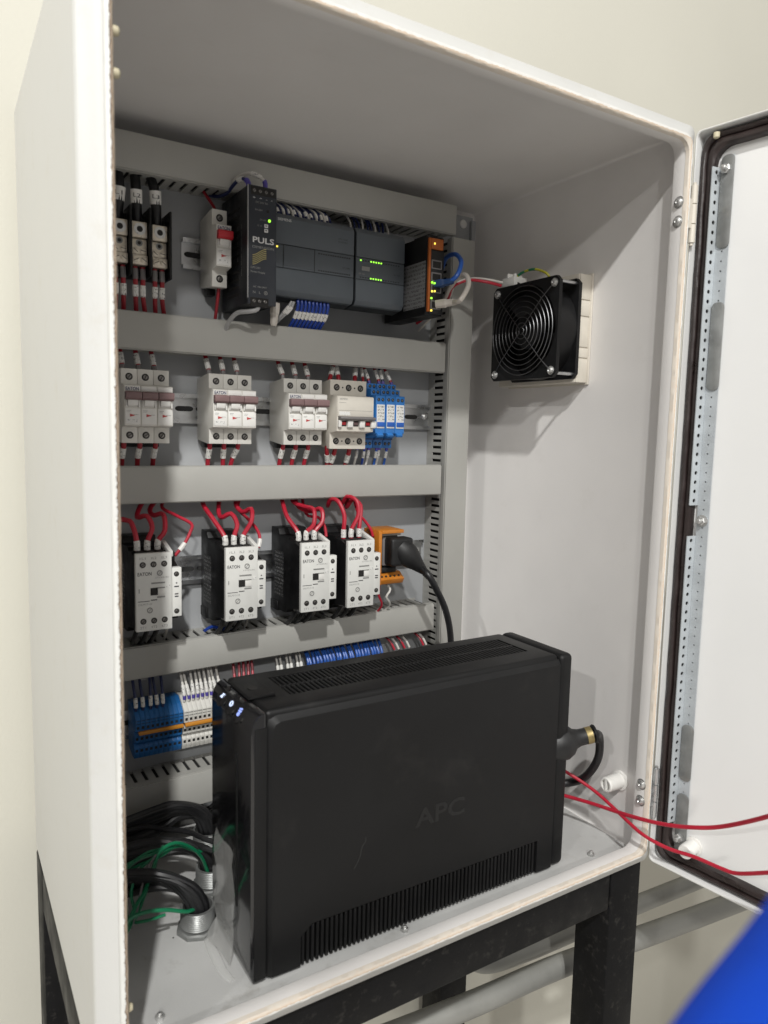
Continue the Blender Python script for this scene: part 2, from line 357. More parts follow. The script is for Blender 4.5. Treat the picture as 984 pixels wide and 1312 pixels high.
# stained strip on the slanted inner border (right): screws of the hinges
nrm = Vector((-1, .05, 0)).normalized()
for z in (751, 731, 97, 77):
    mb = MB(); mb.lathe((533.4, 10.5, z), nrm, [(-1, 6.4), (.8, 6.4), (.8, 5.4)], 18); screw(mb, Vector((533.4, 10.5, z))+nrm*.8, nrm, 5.0)
    ob('hinge_screw', mb, 'steel', enc)
for z in (812-58, 812-84):
    ob('rubber_plug', MB().lathe((-50.5, 6, z), (1, -.2, 0), [(0, 3.2), (4, 3.4), (6, 2.8), (7, 1.2)], 12), 'yellowed', enc)
ob('rubber_plug', MB().lathe((-49.5, 9, 62), (1, -.1, 0), [(0, 3.2), (3, 3.4), (5, 2.4)], 12), 'yellowed', enc)
for z in (742, 82):
    mb = MB()
    for a, b in ((-30, -11), (-10, 10), (11, 30)): mb.cyl((555.6, 9, z+a), (555.6, 9, z+b), 3.6, 14)
    mb.cyl((555.6, 9, z-33), (555.6, 9, z+33), 2.0, 10); mb.box(546, 556, 8, 11, z-15, z+15)
    ob('hinge', mb, 'cream_plastic' if z > 400 else 'zinc', enc)
for x, y, nm in ((495, 46.5, 1), (228, 46, 1), (-12, 57, 1)):
    mb = MB(); mb.lathe((x, y, 0), (0, 0, 1), [(0, 6), (1.0, 6), (1.0, 4.6)], 18)
    mb.lathe((x, y, 1.3), (0, 0, 1), [(0, 4.2), (2.8, 4.2), (3.3, 3.4)], 6); mb.lathe((x, y, 4), (0, 0, 1), [(0, 2.1), (2.4, 2.1), (2.8, 1.6)], 10)
    ob('floor_bolt', mb, 'steel', enc)
mb = MB(); mb.lathe((551, 56, 78), (-1, 0, 0), [(0, 12), (2.5, 12), (3, 9.4), (25, 9.2), (26.5, 8), (26.5, 6.5), (22, 6.3)], 24)
mb.box(524.2, 528, 55.0, 57.0, 72, 84)
ob('plastic_standoff', mb, 'white', enc)

# door, hung on the right
TH = 0.149; DW, DH = 598.0, 838.0
door_rot = (0, 0, TH-math.pi/2); door_loc = (558.1, 14.7, -7.0)
DR = (0, DW, 0, DH)
mb = sweep([(0, 22, 6, 1), (0, 2, 6, 1), (.6, .4, 6, 1), (1.6, 0, 6, 1), (2.4, .6, 6, 0), (2.6, 17, 5, 0), (4, 18.2, 5, 0), (25, 18.5, 12, 0)], DR)
bmesh.ops.recalc_face_normals(mb.bm, faces=mb.bm.faces)
mb.box(4, DW-4, 18.6, 22.2, 4, DH-4)
door = ob('door', mb, ['door_white', 'paint_out'], enc, door_loc, door_rot); door['label'] = 'white door swung open on the right side of the enclosure'
mb = sweep([(4.5, 18.2, 14), (4.5, 10, 14), (6, 7.6, 14), (8.5, 7.0, 15), (10.2, 8.2, 15), (11, 10.5, 15), (12.4, 8.6, 15), (14.5, 7.4, 16), (17.5, 7.8, 16), (19.2, 10, 17), (19.5, 18.2, 17)], DR)
bmesh.ops.subdivide_edges(mb.bm, edges=[e for e in mb.bm.edges if e.calc_length() > 200], cuts=60)
for v in mb.bm.verts:
    q = v.co*.03; v.co.x += .9*noise.noise(Vector((q.x, q.z, 1))); v.co.z += .9*noise.noise(Vector((q.x, q.z, 5))); v.co.y += .5*noise.noise(q*2)
bmesh.ops.recalc_face_normals(mb.bm, faces=mb.bm.faces)
ob('gasket', mb, 'gasket', door)
def perforated(z0, z1, n, wv, p0, du, r):
    """strip of n cells from z0 to z1; p0 one long edge (x,y), du unit vector across it"""
    mb = MB(); s = (z1-z0)/n; K = 16; hw, hs = wv/2, s/2
    rim = [(hw, 0), (hw, hs*.5), (hw, hs), (hw*.5, hs), (0, hs), (-hw*.5, hs), (-hw, hs), (-hw, hs*.5), (-hw, 0), (-hw, -hs*.5), (-hw, -hs), (-hw*.5, -hs), (0, -hs), (hw*.5, -hs), (hw, -hs), (hw, -hs*.5)]
    for c in range(n):
        zc = z0+(c+.5)*s; inner = []; outer = []
        for k in range(K):
            a = 2*math.pi*k/K
            for lst, (q, e) in ((inner, (r*math.cos(a), r*math.sin(a))), (outer, rim[k])):
                lst.append(mb.bm.verts.new((p0[0]+du[0]*(hw+q), p0[1]+du[1]*(hw+q), zc+e)))
        for k in range(K):
            mb.bm.faces.new((inner[k], inner[(k+1) % K], outer[(k+1) % K], outer[k]))
    bmesh.ops.remove_doubles(mb.bm, verts=mb.bm.verts, dist=.01)
    bmesh.ops.recalc_face_normals(mb.bm, faces=mb.bm.faces)
    bmesh.ops.solidify(mb.bm, geom=list(mb.bm.faces), thickness=1.2)
    return mb
for z0, z1, n in ((432, 797, 35), (55, 397, 33)):
    ob('perforated_rail', perforated(z0, z1, n, 12.5, (20.5, 3.5), (.27, .963), 2.2), 'rail_zinc', door)
ob('mounting_strip', perforated(26, 808, 75, 13.5, (24, 16.6), (1, 0), 1.0), 'rail_zinc', door)
for z0, z1 in ((712, 809), (560, 655), (108, 176), (20, 92)):
    mb = MB(); mb.prism(rrect(24.5, 38.5, z0, z1, 5.5, 4), 'y', 13.6, 15.2, .3)
    ob('bracket_plate', mb, 'galv', door)
for z in (794, 415, 38):
    mb = MB(); mb.lathe((30.5, 15.2, z), (0, -1, 0), [(0, 6.5), (1, 6.5), (1, 5)], 18); mb.lathe((30.5, 14.2, z), (0, -1, 0), [(0, 5.2), (4, 5.2), (4.6, 4.4)], 6); mb.lathe((30.5, 10, z), (0, -1, 0), [(0, 2.8), (5, 2.8), (5.5, 2)], 12)
    ob('rail_bolt', mb, 'steel', door)
mb = MB(); mb.lathe((46, 18.4, 33), (0, -1, 0), [(0, 11), (2.5, 11), (3, 8.6), (20, 8.4), (21.5, 7.4), (21.5, 5)], 20); ob('plastic_standoff', mb, 'white', door)
ob('rubber_buffer', MB().lathe((22, 4, DH-7), (0, 0, -1), [(0, 3.4), (5, 3.2), (6, 2)], 12), 'yellowed', door)

# ------------------------------------------------------------------ stand
st = thing('steel_stand', 'black welded steel stand carrying the enclosure', 'stand', (0, 0, -820))
def bar(nm, x0, x1, y0, y1, z0, z1): ob(nm, MB().box(x0, x1, y0, y1, z0+820, z1+820, 2.5), 'frame_black', st)
bar('crossbar', -20.5, 501.5, 21, 71, -56, -5); bar('crossbar', -20.5, 501.5, 341, 391, -56, -5)
bar('side_bar', -70.5, -21, 72.5, 339.5, -55, -5); bar('side_bar', 502.5, 554, 72.5, 339.5, -55, -5)
for x in (-71, 502):
    for y in (20, 340): bar('leg', x, x+52, y, y+52, -819, -5)

# conduits below
tag(ob('conduit', MB().tube(crom([(384, 168, -6), (386, 168, -90), (396, 167, -150), (432, 164, -192), (500, 162, -203), (640, 158, -205), (800, 152, -207), (1100, 140, -212)], 8), 13, 16), 'conduit'), 'grey galvanised conduit with an elbow, upper one behind the stand leg', 'conduit', 'conduits below the enclosure')
tag(ob('conduit', MB().tube(crom([(60, 150, -205), (200, 140, -203), (376, 122, -200), (530, 116, -202), (709, 97, -204), (1000, 70, -207)], 10), 14.5, 16), 'conduit'), 'grey galvanised conduit, lower and nearer one crossing behind the stand leg', 'conduit', 'conduits below the enclosure')

# ------------------------------------------------------------------ mounting plate, ducts, rails
pl = thing('mounting_plate', 'grey painted steel mounting plate on the back of the enclosure', 'mounting plate', (0, YP, 0))
ob('plate', MB().box(-50, 524, .2, 3, 14, 812, .8), 'plate', pl)
ob('folded_edge', MB().box(518, 525, -6, 0, 774, 806, .6), 'plate', pl)
mb = MB(); mb.lathe((506.5, .1, 800.5), (0, -1, 0), [(0, 6.2), (.6, 6.2), (1.4, 5.4), (1.8, 3)], 20); ob('bright_hole_disc', mb, 'white', pl)  # white disc stands in for light showing through a hole in the plate

def duct_h(label, x0, x1, z0, z1, yf=305.0, top=True, bottom=True, tilt=0.0, pitch=12.5, fw=8.4):
    t = thing('wiring_duct', label, 'wiring duct', (x0, YP, z0), 'grey slotted wiring ducts', (0, -tilt, 0))
    L, H, D = x1-x0, z1-z0, YP-yf
    mb = MB(); mb.box(0, L, -D, -D+2, 0, H, .5); mb.box(0, L, -D+2.1, -D+9, -1.2, .6); mb.box(0, L, -D+2.1, -D+9, H-.6, H+1.2)
    ob('cover', mb, 'duct', t)
    ob('base', MB().box(0, L, -2, 0, 1, H-1), 'duct', t)
    fm = MB().box(0, fw, -D+7, -.2, -.8, .8).mesh('finger', 'duct')
    n = int(L/pitch)
    for i in range(n):
        if top: link('finger', fm, t, (3+i*pitch, 0, H-1.6))
        if bottom: link('finger', fm, t, (3+i*pitch, 0, 1.6))
    rm = MB()
    if top: rm.box(0, L, -D+3, -D+16, H-2.0, H-.95)
    if bottom: rm.box(0, L, -D+3, -D+16, .95, 2.0)
    ob('rib', rm, 'duct', t)
    ob('inner_shade_block', MB().box(1, L-1, -D+3, -3, 4, H-4), 'slot_dark', t)  # added dark block, paints the shade inside the hollow duct
    return t
duct_h('grey wiring duct along the top edge, above the power supply and controller', -45, 457, 768, 805, bottom=True, top=False)
duct_h('grey wiring duct between the controller row and the breaker row', -45, 445.5, 583, 621.5, top=False, bottom=False)
duct_h('grey wiring duct between the breaker row and the contactor row', -45, 445, 415, 454.5, bottom=False)
duct_h('grey wiring duct under the contactors, its slotted top side showing', -45, 440, 213.5, 249.5, tilt=.0175, bottom=False)
duct_h('lowest grey wiring duct near the enclosure floor, slots on top', -45, 440, 44, 84, tilt=.02, bottom=False)
t = thing('wiring_duct', 'upright grey wiring duct at the right edge of the mounting plate', 'wiring duct', (453, YP, 60), 'grey slotted wiring ducts')
L = 704; D = 50
mb = MB(); mb.box(0, 37, -D, -D+2, 0, L, .5); mb.box(-1.2, .6, -D+2.1, -D+9, 0, L); mb.box(36.4, 38.2, -D+2.1, -D+9, 0, L)
ob('cover', mb, 'duct', t); ob('base', MB().box(1, 36, -2, 0, 0, L), 'duct', t)
fm = MB().box(-.8, .8, -D+7, -.2, 0, 5.4).mesh('finger', 'duct')
for i in range(int(L/9.3)):
    link('finger', fm, t, (1.6, 0, 3+i*9.3)); link('finger', fm, t, (35.4, 0, 3+i*9.3))
mb = MB(); mb.box(.95, 2, -D+3, -D+15, 0, L); mb.box(.95, 2, -14, -2.1, 0, L); ob('rib', mb, 'duct', t)
ob('inner_shade_block', MB().box(5, 33, -D+3, -3, 2, L-2), 'slot_dark', t)  # dark block for painted shade, as in the level ducts

def rail(label, x0, x1, zc, slots=True):
    t = thing('din_rail', label, 'mounting rail', (x0, YP, zc), 'zinc plated mounting rails'); L = x1-x0
    # top-hat profile in (y,z)
    pr = [(-7.5, 17.5), (-6.5, 17.5), (-6.5, 13.5), (0, 13.5), (0, -13.5), (-6.5, -13.5), (-6.5, -17.5), (-7.5, -17.5), (-7.5, -12.5), (-1, -12.5), (-1, 12.5), (-7.5, 12.5)]
    ob('profile', MB().prism([(y, z) for y, z in pr], 'x', 0, L, 0), 'zinc', t)
    sm = MB().prism([(5.0*math.cos(a)*1+(6 if math.cos(a) > 0 else -6), 3.1*math.sin(a)) for a in [2*math.pi*(k+.5)/16 for k in range(16)]], 'y', -1.3, -1.05).mesh('slot', 'slot_dark')
    for i in range(int(L/25)): link('slot', sm, t, (14+i*25, 0, 0))
    mb = MB(); screw(mb, (L-8, -1.1, 1), (0, -1, 0), 5); ob('rail_screw', mb, 'steel', t)
    return t
rail('zinc rail carrying the power supply and controller row', 97, 400, 700.5)
rail('zinc rail carrying the row of breakers', -40, 456, 521.5)
rail('zinc rail carrying the row of contactors', -40, 448, 327)
rail('zinc rail carrying the row of terminal blocks', -40, 420, 146)
# ------------------------------------------------------------------ breakers
def terminal(parent, x, y, z, r=4.0, axis=(0, -1, 0), name='terminal_screw'):
    c = Vector((x, y, z)); ax = Vector(axis)
    mb = MB(); mb.mi = 0; mb.lathe(c, ax, [(0, r*.98), (.25, r*.98)], 16)
    mb.mi = 1; mb.lathe(c+ax*.25, ax, [(0, r*.62), (.5, r*.62), (.7, r*.45)], 12)
    mb.mi = 0; a = .5+random.random()
    v = Vector((math.cos(a), 0, math.sin(a))) if abs(ax.y) > .5 else Vector((0, math.cos(a), math.sin(a)))
    mb.tube([c+ax*.95-v*r*.6, c+ax*.95+v*r*.6], r*.13, 4)
    return ob(name, mb, ['hole', 'screw_dark'], parent)
def breaker(poles, toggle, label, loc, group, brand=True):
    t = thing('circuit_breaker', label, 'circuit breaker', loc, group); PW = 17.2
    poly = [(-6, 4), (-44, 0), (-51, 0), (-51, 17), (-66, 19), (-66, 61.5), (-51, 63.5), (-51, 80), (-44, 80), (-6, 76)]
    pm = MB().prism(poly, 'x', .12, PW-.12, .5).mesh('pole', 'breaker')
    fmb = MB(); fmb.box(.9, PW-.9, -66.6, -65.8, 20.5, 37.2, .25); fmb.box(.9, PW-.9, -66.6, -65.8, 55.6, 60.6, .25); fm = fmb.mesh('front_face', 'breaker_white')
    tm = MB(); tm.prism([(-66, 54.8), (-72.6, 55.0), (-74, 53.6), (-73.6, 48.2), (-71.5, 46.2), (-66, 46.2)], 'x', .35, PW-.35, .5); tmm = tm.mesh('toggle', toggle)
    sb = MB(); sb.prism([(-66, 46), (-71, 46), (-69.5, 40.5), (-66.2, 38.4)], 'x', 3.0, PW-3.6, .5); sb.box(1.4, 2.6, -68.4, -66, 38.5, 46, .3); sb.box(PW-3, PW-1.2, -68.8, -66, 38.2, 46, .3); sbm = sb.mesh('toggle_saddle', 'breaker_white')
    fl = MB(); fl.prism([(5.6, 31.4), (11.2, 29.8), (5.6, 28.2)], 'y', -66.9, -66.5); flm = fl.mesh('position_flag', 'ink_red')
    ln = MB(); ln.box(2.2, 7, -66.75, -66.5, 34.6, 35.0); ln.box(9.5, 14.6, -66.75, -66.5, 30.4, 30.8); ln.box(2.2, 6.2, -66.75, -66.5, 33.2, 33.5); lnm = ln.mesh('printed_line', 'ink_grey')
    for i in range(poles):
        x = i*PW
        link('pole', pm, t, (x, 0, 0)); link('front_face', fm, t, (x, 0, 0)); link('toggle', tmm, t, (x, 0, 0)); link('toggle_saddle', sbm, t, (x, 0, 0))
        link('position_flag', flm, t, (x, 0, 0)); link('printed_line', lnm, t, (x, 0, 0))
        terminal(t, x+PW/2, -51, 71.5); terminal(t, x+PW/2, -51, 8.6)
    if brand: text('EATON', t, (8.4, -66.75, 56.3), 4.9, 'ink_blue', width=13.6, bold=.02)
    pr = MB(); pr.box(1.8, 13.5, -66.72, -66.55, 21.6, 26.2); ob('rating_print', pr, 'faint_print', t)
    ob('rail_foot', MB().box(4, poles*PW-4, -22, -8, -5, 5, 1), 'black', t)
    return t
G2 = 'breakers in the second row'
b1 = breaker(3, 'mauve', 'three-pole breaker with brown toggles, leftmost of its row by the enclosure edge', (16.2, YP, 481), G2)
dup(b1, (113.2, YP, 481), 'three-pole breaker with brown toggles, second from the left in its row', G2)
dup(b1, (206, YP, 481), 'three-pole breaker with brown toggles, beside the beige residual current breaker', G2)
rb = breaker(1, 'toggle_red', 'single-pole breaker with a red toggle beside the black power supply', (117.5, YP, 658.5), 'breaker in the top row')
rb.scale = (1.02, .97, 1.06)

# residual current breaker, beige
t = thing('residual_current_breaker', 'wide beige breaker with a grey bar handle beside the blue relays', 'circuit breaker', (269.5, YP, 476.5))
poly = [(-6, 5), (-46, 0), (-49, 0), (-49, 20), (-68, 22.5), (-68, 66), (-49, 68), (-49, 87), (-46, 87), (-6, 82)]
ob('body', MB().prism(poly, 'x', 0, 52.5, .7), 'siemens_beige', t)
ob('front_plate', MB().box(.5, 52, -69.2, -67.8, 41, 65.2, .5), 'siemens_beige', t)
ob('handle_bar', MB().prism([(-68, 41), (-76, 40.5), (-77, 38.6), (-75.5, 36.6), (-68, 36.8)], 'x', 1.5, 51.5, .5), 'wire_grey', t)
for o in t.children:
    if o.name.startswith('handle_bar'): o.data.materials[0] = MATS['grey_ferrule']
for i in range(3):
    x = 4+i*17.2
    ob('toggle', MB().prism([(-68, 36.4), (-73, 36), (-72, 27.5), (-68, 26.5)], 'x', x+9.5 if i < 2 else x+9, x+17 if i < 2 else x+16, .7), 'white', t)
    ob('indicator_window', MB().box(x+2, x+9, -68.6, -67.8, 29, 35.6), 'hole', t)
    ob('indicator', MB().box(x+2.6, x+8.4, -69.2, -68.5, 30.4, 34.2, .3), 'toggle_red' if i != 1 else 'mauve', t)
    terminal(t, 9+i*17.2, -49, 77.5, 4.3); terminal(t, 9+i*17.2, -49, 10, 4.3)
    if i < 2:
        ob('pin_hole', MB().cyl((17.6+i*17.2, -49, 77.5), (17.6+i*17.2, -49.3, 77.5), 1.0, 8), 'hole', t); ob('pin_hole', MB().cyl((17.6+i*17.2, -49, 10), (17.6+i*17.2, -49.3, 10), 1.0, 8), 'hole', t)
ob('toggle', MB().prism([(-68, 36.4), (-73, 36), (-72, 27.5), (-68, 26.5)], 'x', .8, 5, .7), 'white', t)
text('SIEMENS', t, (8.5, -69.35, 61.4), 3.0, 'ink_grey', width=11)
ob('printed_line', MB().box(2, 50, -69.4, -69.15, 48.2, 48.5), 'ink_grey', t); ob('printed_line', MB().box(2, 12, -69.4, -69.15, 57.8, 58.1), 'ink_grey', t)
ob('rating_print', MB().box(2.5, 18, -69.35, -69.15, 42.4, 47), 'faint_print', t)
for z in (66.6, 21.2):
    mb = MB()
    for i in range(6): mb.box(1+i*8.7, 7+i*8.7, -49.9, -48.8, z-(0 if i % 2 else 1.4), z+1.0, .2)
    ob('cover_edge', mb, 'siemens_beige', t)

# blue relay modules
def relay(label, loc):
    t = thing('relay_module', label, 'relay', loc, 'blue relay modules at the end of the breaker row'); W = 14.6
    poly = [(-6, 10), (-30, 4), (-30, 16), (-37, 19), (-56, 22), (-61, 24), (-61, 72.5), (-48, 73.5), (-48, 81), (-38, 82), (-38, 89), (-6, 86)]
    ob('body', MB().prism(poly, 'x', .2, W-.2, .5), 'blue', t)
    lb = ob('label_plate', MB().box(1.3, W-1.6, -62.2, -60.8, 30.5, 61, .4), 'white', t)
    ob('label_text', MB().box(2.2, W-2.4, -62.4, -62.1, 40, 60), 'relay_print', lb)
    ob('lever', MB().box(1.6, W-2, -63.4, -61.8, 32.5, 38.5, .6), 'wire_blue_bright', lb)
    ob('latch', MB().prism([(-61, 25), (-65, 22), (-63, 19), (-56, 22)], 'x', 2, W-4, .5), 'blue', t)
    for x in (4.2, 10.4):
        terminal(t, x, -61, 67.2, 2.2); terminal(t, x, -48, 77.4, 2.2); terminal(t, x, -38, 85.4, 2.2); terminal(t, x, -30, 10, 2.2)
    ob('terminal_strip', MB().box(.5, W-.5, -33, -29.6, 15.2, 19, .4), 'blue_dark', t)
    return t
r1 = relay('blue relay module next to the beige residual current breaker', (329.5, YP, 473.5))
dup(r1, (344.6, YP, 473.5), 'middle one of the three blue relay modules')
dup(r1, (359.7, YP, 473.5), 'blue relay module at the right end of the breaker row')

# ------------------------------------------------------------------ contactors
def contactor(label, loc):
    t = thing('contactor', label, 'contactor', loc, 'contactors in the third row'); W = 38.0; F = -98.0
    mb = MB()
    mb.prism([(-8, -2), (-30, -10), (-52, -10), (-60, -3), (-92, 2), (-92, 79), (-78, 83), (-66, 83), (-60, 86), (-34, 86), (-30, 94), (-8, 94)], 'x', 0, W, .8)
    ob('body', mb, 'black', t)
    fr = ob('front_plate', MB().box(0, W, F, F+6, 0, 84, .8), 'white_front', t)
    for i in range(3):
        x = 7.4+i*11.2
        terminal(t, x, F, 72, 3.3); terminal(t, x, F, 11, 3.3)
        text(('1L1', '3L2', '5L3')[i], fr, (x, F-.12, 77.6), 3.6, 'ink_grey', width=6); text(('2T1', '4T2', '6T3')[i], fr, (x, F-.12, 3.0), 3.6, 'ink_grey', width=6)
        # screw wells on the top side
        ob('terminal_well', MB().box(x-4, x+4, -84, -66, 82.2, 83.6, .4), 'hole', t)
    text('EATON', fr, (9.2, F-.12, 60.4), 5.2, 'ink', width=14.5, bold=.015)
    for cx_, cz_ in ((25, 62.2), (14.2, 22.6)):
        rm_ = ob('round_mark', MB().ringface((cx_, F-.05, cz_), (0, -1, 0), 2.2, 3.0), 'ink_mid', fr); ob('mark_stroke', MB().tube([(cx_-1.4, F-.3, cz_-1.6), (cx_+1.4, F-.3, cz_+1.6)], .3, 4), 'ink_mid', t)
    text('XTCE018C', fr, (27.5, F-.12, 56.6), 2.0, 'ink_grey', width=15); text('DILM17-10', fr, (9.5, F-.12, 28.4), 2.8, 'ink_grey', width=14)
    ob('printed_line', MB().box(2, 14, F-.3, F-.02, 32.4, 33.0), 'ink', fr); ob('printed_line', MB().box(15.5, 22, F-.3, F-.02, 33.0, 33.9), 'ink', fr)
    ob('slot', MB().box(16, 30.5, F-.4, F+.2, 50.8, 52.4, .2), 'ink_mid', fr); ob('slot', MB().box(22, 30.5, F-.4, F+.2, 35.4, 37.0, .2), 'ink_mid', fr); ob('slot', MB().box(22, 30.5, F-.4, F+.2, 45.6, 46.8, .2), 'ink_mid', fr)
    ob('armature_window', MB().box(15.2, 22.6, F-.5, F+.2, 38.6, 46.6), 'hole', fr); ob('armature', MB().box(22.8, 30.2, F-1.0, F+.2, 38.4, 45.2, .3), 'white', fr)
    ob('small_mark', MB().box(3, 3.8, F-.3, F-.02, 42, 46.5), 'ink_grey', fr); ob('small_mark', MB().box(32, 36, F-.3, F-.02, 46, 50), 'faint_print', fr)
    # auxiliary contact beside the front plate
    ax = ob('auxiliary_contact', MB().prism([(-30, 8), (-86, 8), (-86, 66), (-74, 70), (-74, 80), (-30, 80)], 'x', W+.2, W+10, .6), 'black', t)
    ap = ob('auxiliary_front', MB().box(W+.2, W+11.4, -94.5, -85.8, 12, 66, .6), 'white_front', t)
    terminal(t, W+5.8, -94.5, 59, 2.9); terminal(t, W+5.8, -94.5, 18, 2.9)
    for z, wd in ((48.5, 1.4), (44.6, 5), (36.4, 4), (33.6, 4)): ob('printed_line', MB().box(W+5.8-wd/2, W+5.8+wd/2, -94.8, -94.52, z, z+1.3), 'ink', ap)
    ob('coil_clip', MB().prism([(-92, 78), (-92, 84), (-60, 92), (-60, 84)], 'x', W-1.5, W+3, .5), 'white_front', t)
    # printed panel on the left flank
    ob('side_print', MB().box(-.3, .2, -46, -20, 8, 66), 'side_print', t)
    ob('base_foot', MB().box(-1, W+1, -30, -8, -12, 0, 1), 'black_soft', t)
    return t
c1 = contactor('contactor at the left end of its row, partly behind the enclosure edge, in shade', (18.2, YP, 282))
dup(c1, (116.4, YP, 282.5), 'contactor second from the left in its row, clear of its neighbours')
dup(c1, (208.6, YP, 282), 'contactor third from the left, side by side with the last one')
dup(c1, (271.5, YP, 281), 'rightmost contactor, beside the orange socket')

# ------------------------------------------------------------------ power distribution blocks
def pdb(label, loc):
    t = thing('distribution_block', label, 'terminal block', loc, 'power distribution blocks'); W = 21.0
    mb = MB(); mb.box(0, W, -28, -1, 0, 64, .8); mb.box(W-2.6, W-.2, -46, -1, -2, 70, .6); ob('housing', mb, 'black', t)
    ob('upper_lug', MB().box(1.2, 17.4, -40, -24, 38.5, 55, .9), 'lug', t)
    mb = MB(); mb.ringface((9.3, -40, 47.2), (0, -1, 0), 3.2, 6.2, 22); ob('lug_bush', mb, 'steel', t)
    ob('lug_hole', MB().cyl((9.3, -40.0, 47.2), (9.3, -40.4, 47.2), 3.3, 16), 'hole', t)
    ob('middle_lug', MB().box(1.2, 17.4, -36.5, -24, 21, 37.6, .9), 'lug', t)
    mb = MB(); mb.ringface((9.3, -36.5, 33.4), (0, -1, 0), 2, 3.6, 18); ob('lug_bush', mb, 'galv', t); ob('lug_hole', MB().cyl((9.3, -36.5, 33.4), (9.3, -36.9, 33.4), 2.0, 12), 'hole', t)
    ob('lower_lug', MB().box(1.2, 17.4, -40, -24, 10, 20.4, .9), 'lug', t)
    for x, z, y in ((5.2, 25.4, -36.5), (13.2, 25.4, -36.5), (5.2, 15.2, -40), (13.2, 15.2, -40)):
        mb = MB(); mb.mi = 0; mb.lathe((x, y, z), (0, -1, 0), [(0, 3.4), (.8, 3.4), (1.1, 2.8)], 14); mb.mi = 1; a = random.uniform(-.9, .9)
        mb.tube([(x-2.8*math.cos(a), y-1.1, z-2.8*math.sin(a)), (x+2.8*math.cos(a), y-1.1, z+2.8*math.sin(a))], .42, 4)
        ob('slotted_screw', mb, ['lug', 'hole'], t)
    return t
p1 = pdb('black and metal distribution block on the L1 cable, leftmost', (10.8, YP, 663.5))
dup(p1, (31.6, YP, 663.5), 'black and metal distribution block on the L2 cable, middle of three')
dup(p1, (52.6, YP, 663.0), 'black and metal distribution block on the L3 cable, rightmost of three')

# ------------------------------------------------------------------ power supply
t = thing('power_supply', 'slim black power supply with white and gold lettering', 'power supply', (143.6, YP, 637)); F = -93.0; W = 33.0; H = 126.0
ob('case', MB().box(0, W, F+3, -8, 0, H, 1.0), 'puls_side', t)
fr = ob('front_plate', MB().box(-.3, W+.3, F, F+3.4, -.4, H+.2, .8), 'puls_front', t)
ob('front_edge', MB().box(-.6, .3, F-.2, F+2, 6, H, .2), 'wire_grey', t)
ob('terminal_recess', MB().box(3, W-1, F-.4, F+3, H-10, H-1, .4), 'hole', fr)
ob('terminal_recess', MB().box(2.6, W-9, F-.4, F+3, -2.6, 7, .4), 'hole', fr)
for i in range(4): terminal(fr, 6.6+i*6.9, F-.4, H-5.6, 2.7)
for i in range(3): terminal(fr, 6.6+i*6.7, F-.4, 3.2, 2.8)
text('PULS', fr, (W/2+1, F-.1, 66), 8.5, 'ink_white', width=25, bold=.02)
text('DIMENSION', fr, (W/2+1, F-.1, 60), 3.8, 'ink_mid', width=25)
text('+  +  -  -', fr, (W/2, F-.1, H-14), 3.4, 'ink_white', width=23)
text('DC 24V 5A', fr, (W/2-1, F-.1, H-18.2), 2.8, 'ink_mid', width=14); text('24-28V', fr, (12, F-.1, H-26), 2.6, 'ink_mid', width=9)
text('DC-OK', fr, (17, F-.1, H-36), 2.6, 'ink_mid', width=7); text('13  14', fr, (13, F-.1, H-42.6), 2.6, 'ink_mid', width=5)
text('CP5.241', fr, (8.6, F-.1, 38), 3.0, 'ink_mid', width=11); text('Power Supply', fr, (11.4, F-.1, 33.6), 3.0, 'ink_mid', width=17)
text('AC 100-240V', fr, (13.8, F-.1, 17.8), 2.8, 'ink_mid', width=16); text('N   L', fr, (10, F-.1, 11.4), 3.8, 'ink_mid', width=9)
mb = MB(); mb.ringface((20.6, F-.05, 12.8), (0, -1, 0), 1.6, 2.1, 16); mb.box(20.3, 20.9, F-.4, F, 11.6, 14.0); mb.box(19.6, 21.6, F-.4, F, 12.4, 13); ob('earth_mark', mb, 'ink_mid', fr)
ob('status_light', MB().lathe((24.6, F, H-35), (0, -1, 0), [(0, 1.6), (.8, 1.4), (1.1, .6)], 12), 'led_green', fr)
ob('trim_pot', MB().lathe((22.5, F, H-25.4), (0, -1, 0), [(0, 1.6), (.3, 1.6)], 10), 'hole', fr)
for z in (H-41, H-46): ob('signal_terminal', MB().box(18.6, 23.0, F-.5, F, z-1.9, z+1.9, .3), 'ink_white', fr); ob('signal_terminal', MB().box(19.8, 21.6, F-.8, F-.4, z-.5, z+.5, .1), 'hole', fr)
mb = MB()
for i in range(6):
    pts = [(5+k*1.6, F-.25, 42.4+i*2.0+7.5*(k/10)**2*(3-2*k/10)) for k in range(11)]
    mb.tube(pts, .42, 4)
ob('wave_emblem', mb, 'ink_gold', fr)
text('DIMENSION CP-SERIES', t, (-.15, -60, 70), 3.2, 'ink_mid', width=40, rot=(math.pi/2, math.pi/2, -math.pi/2)); text('AC 100-240V DC 24V 5A 120W', t, (-.15, -72, 60), 2.6, 'ink_mid', width=56, rot=(math.pi/2, math.pi/2, -math.pi/2))
for z in range(12): ob('vent_slot', MB().box(-.25, .2, -66, -30, 12+z*8.5, 15+z*8.5), 'hole', t)

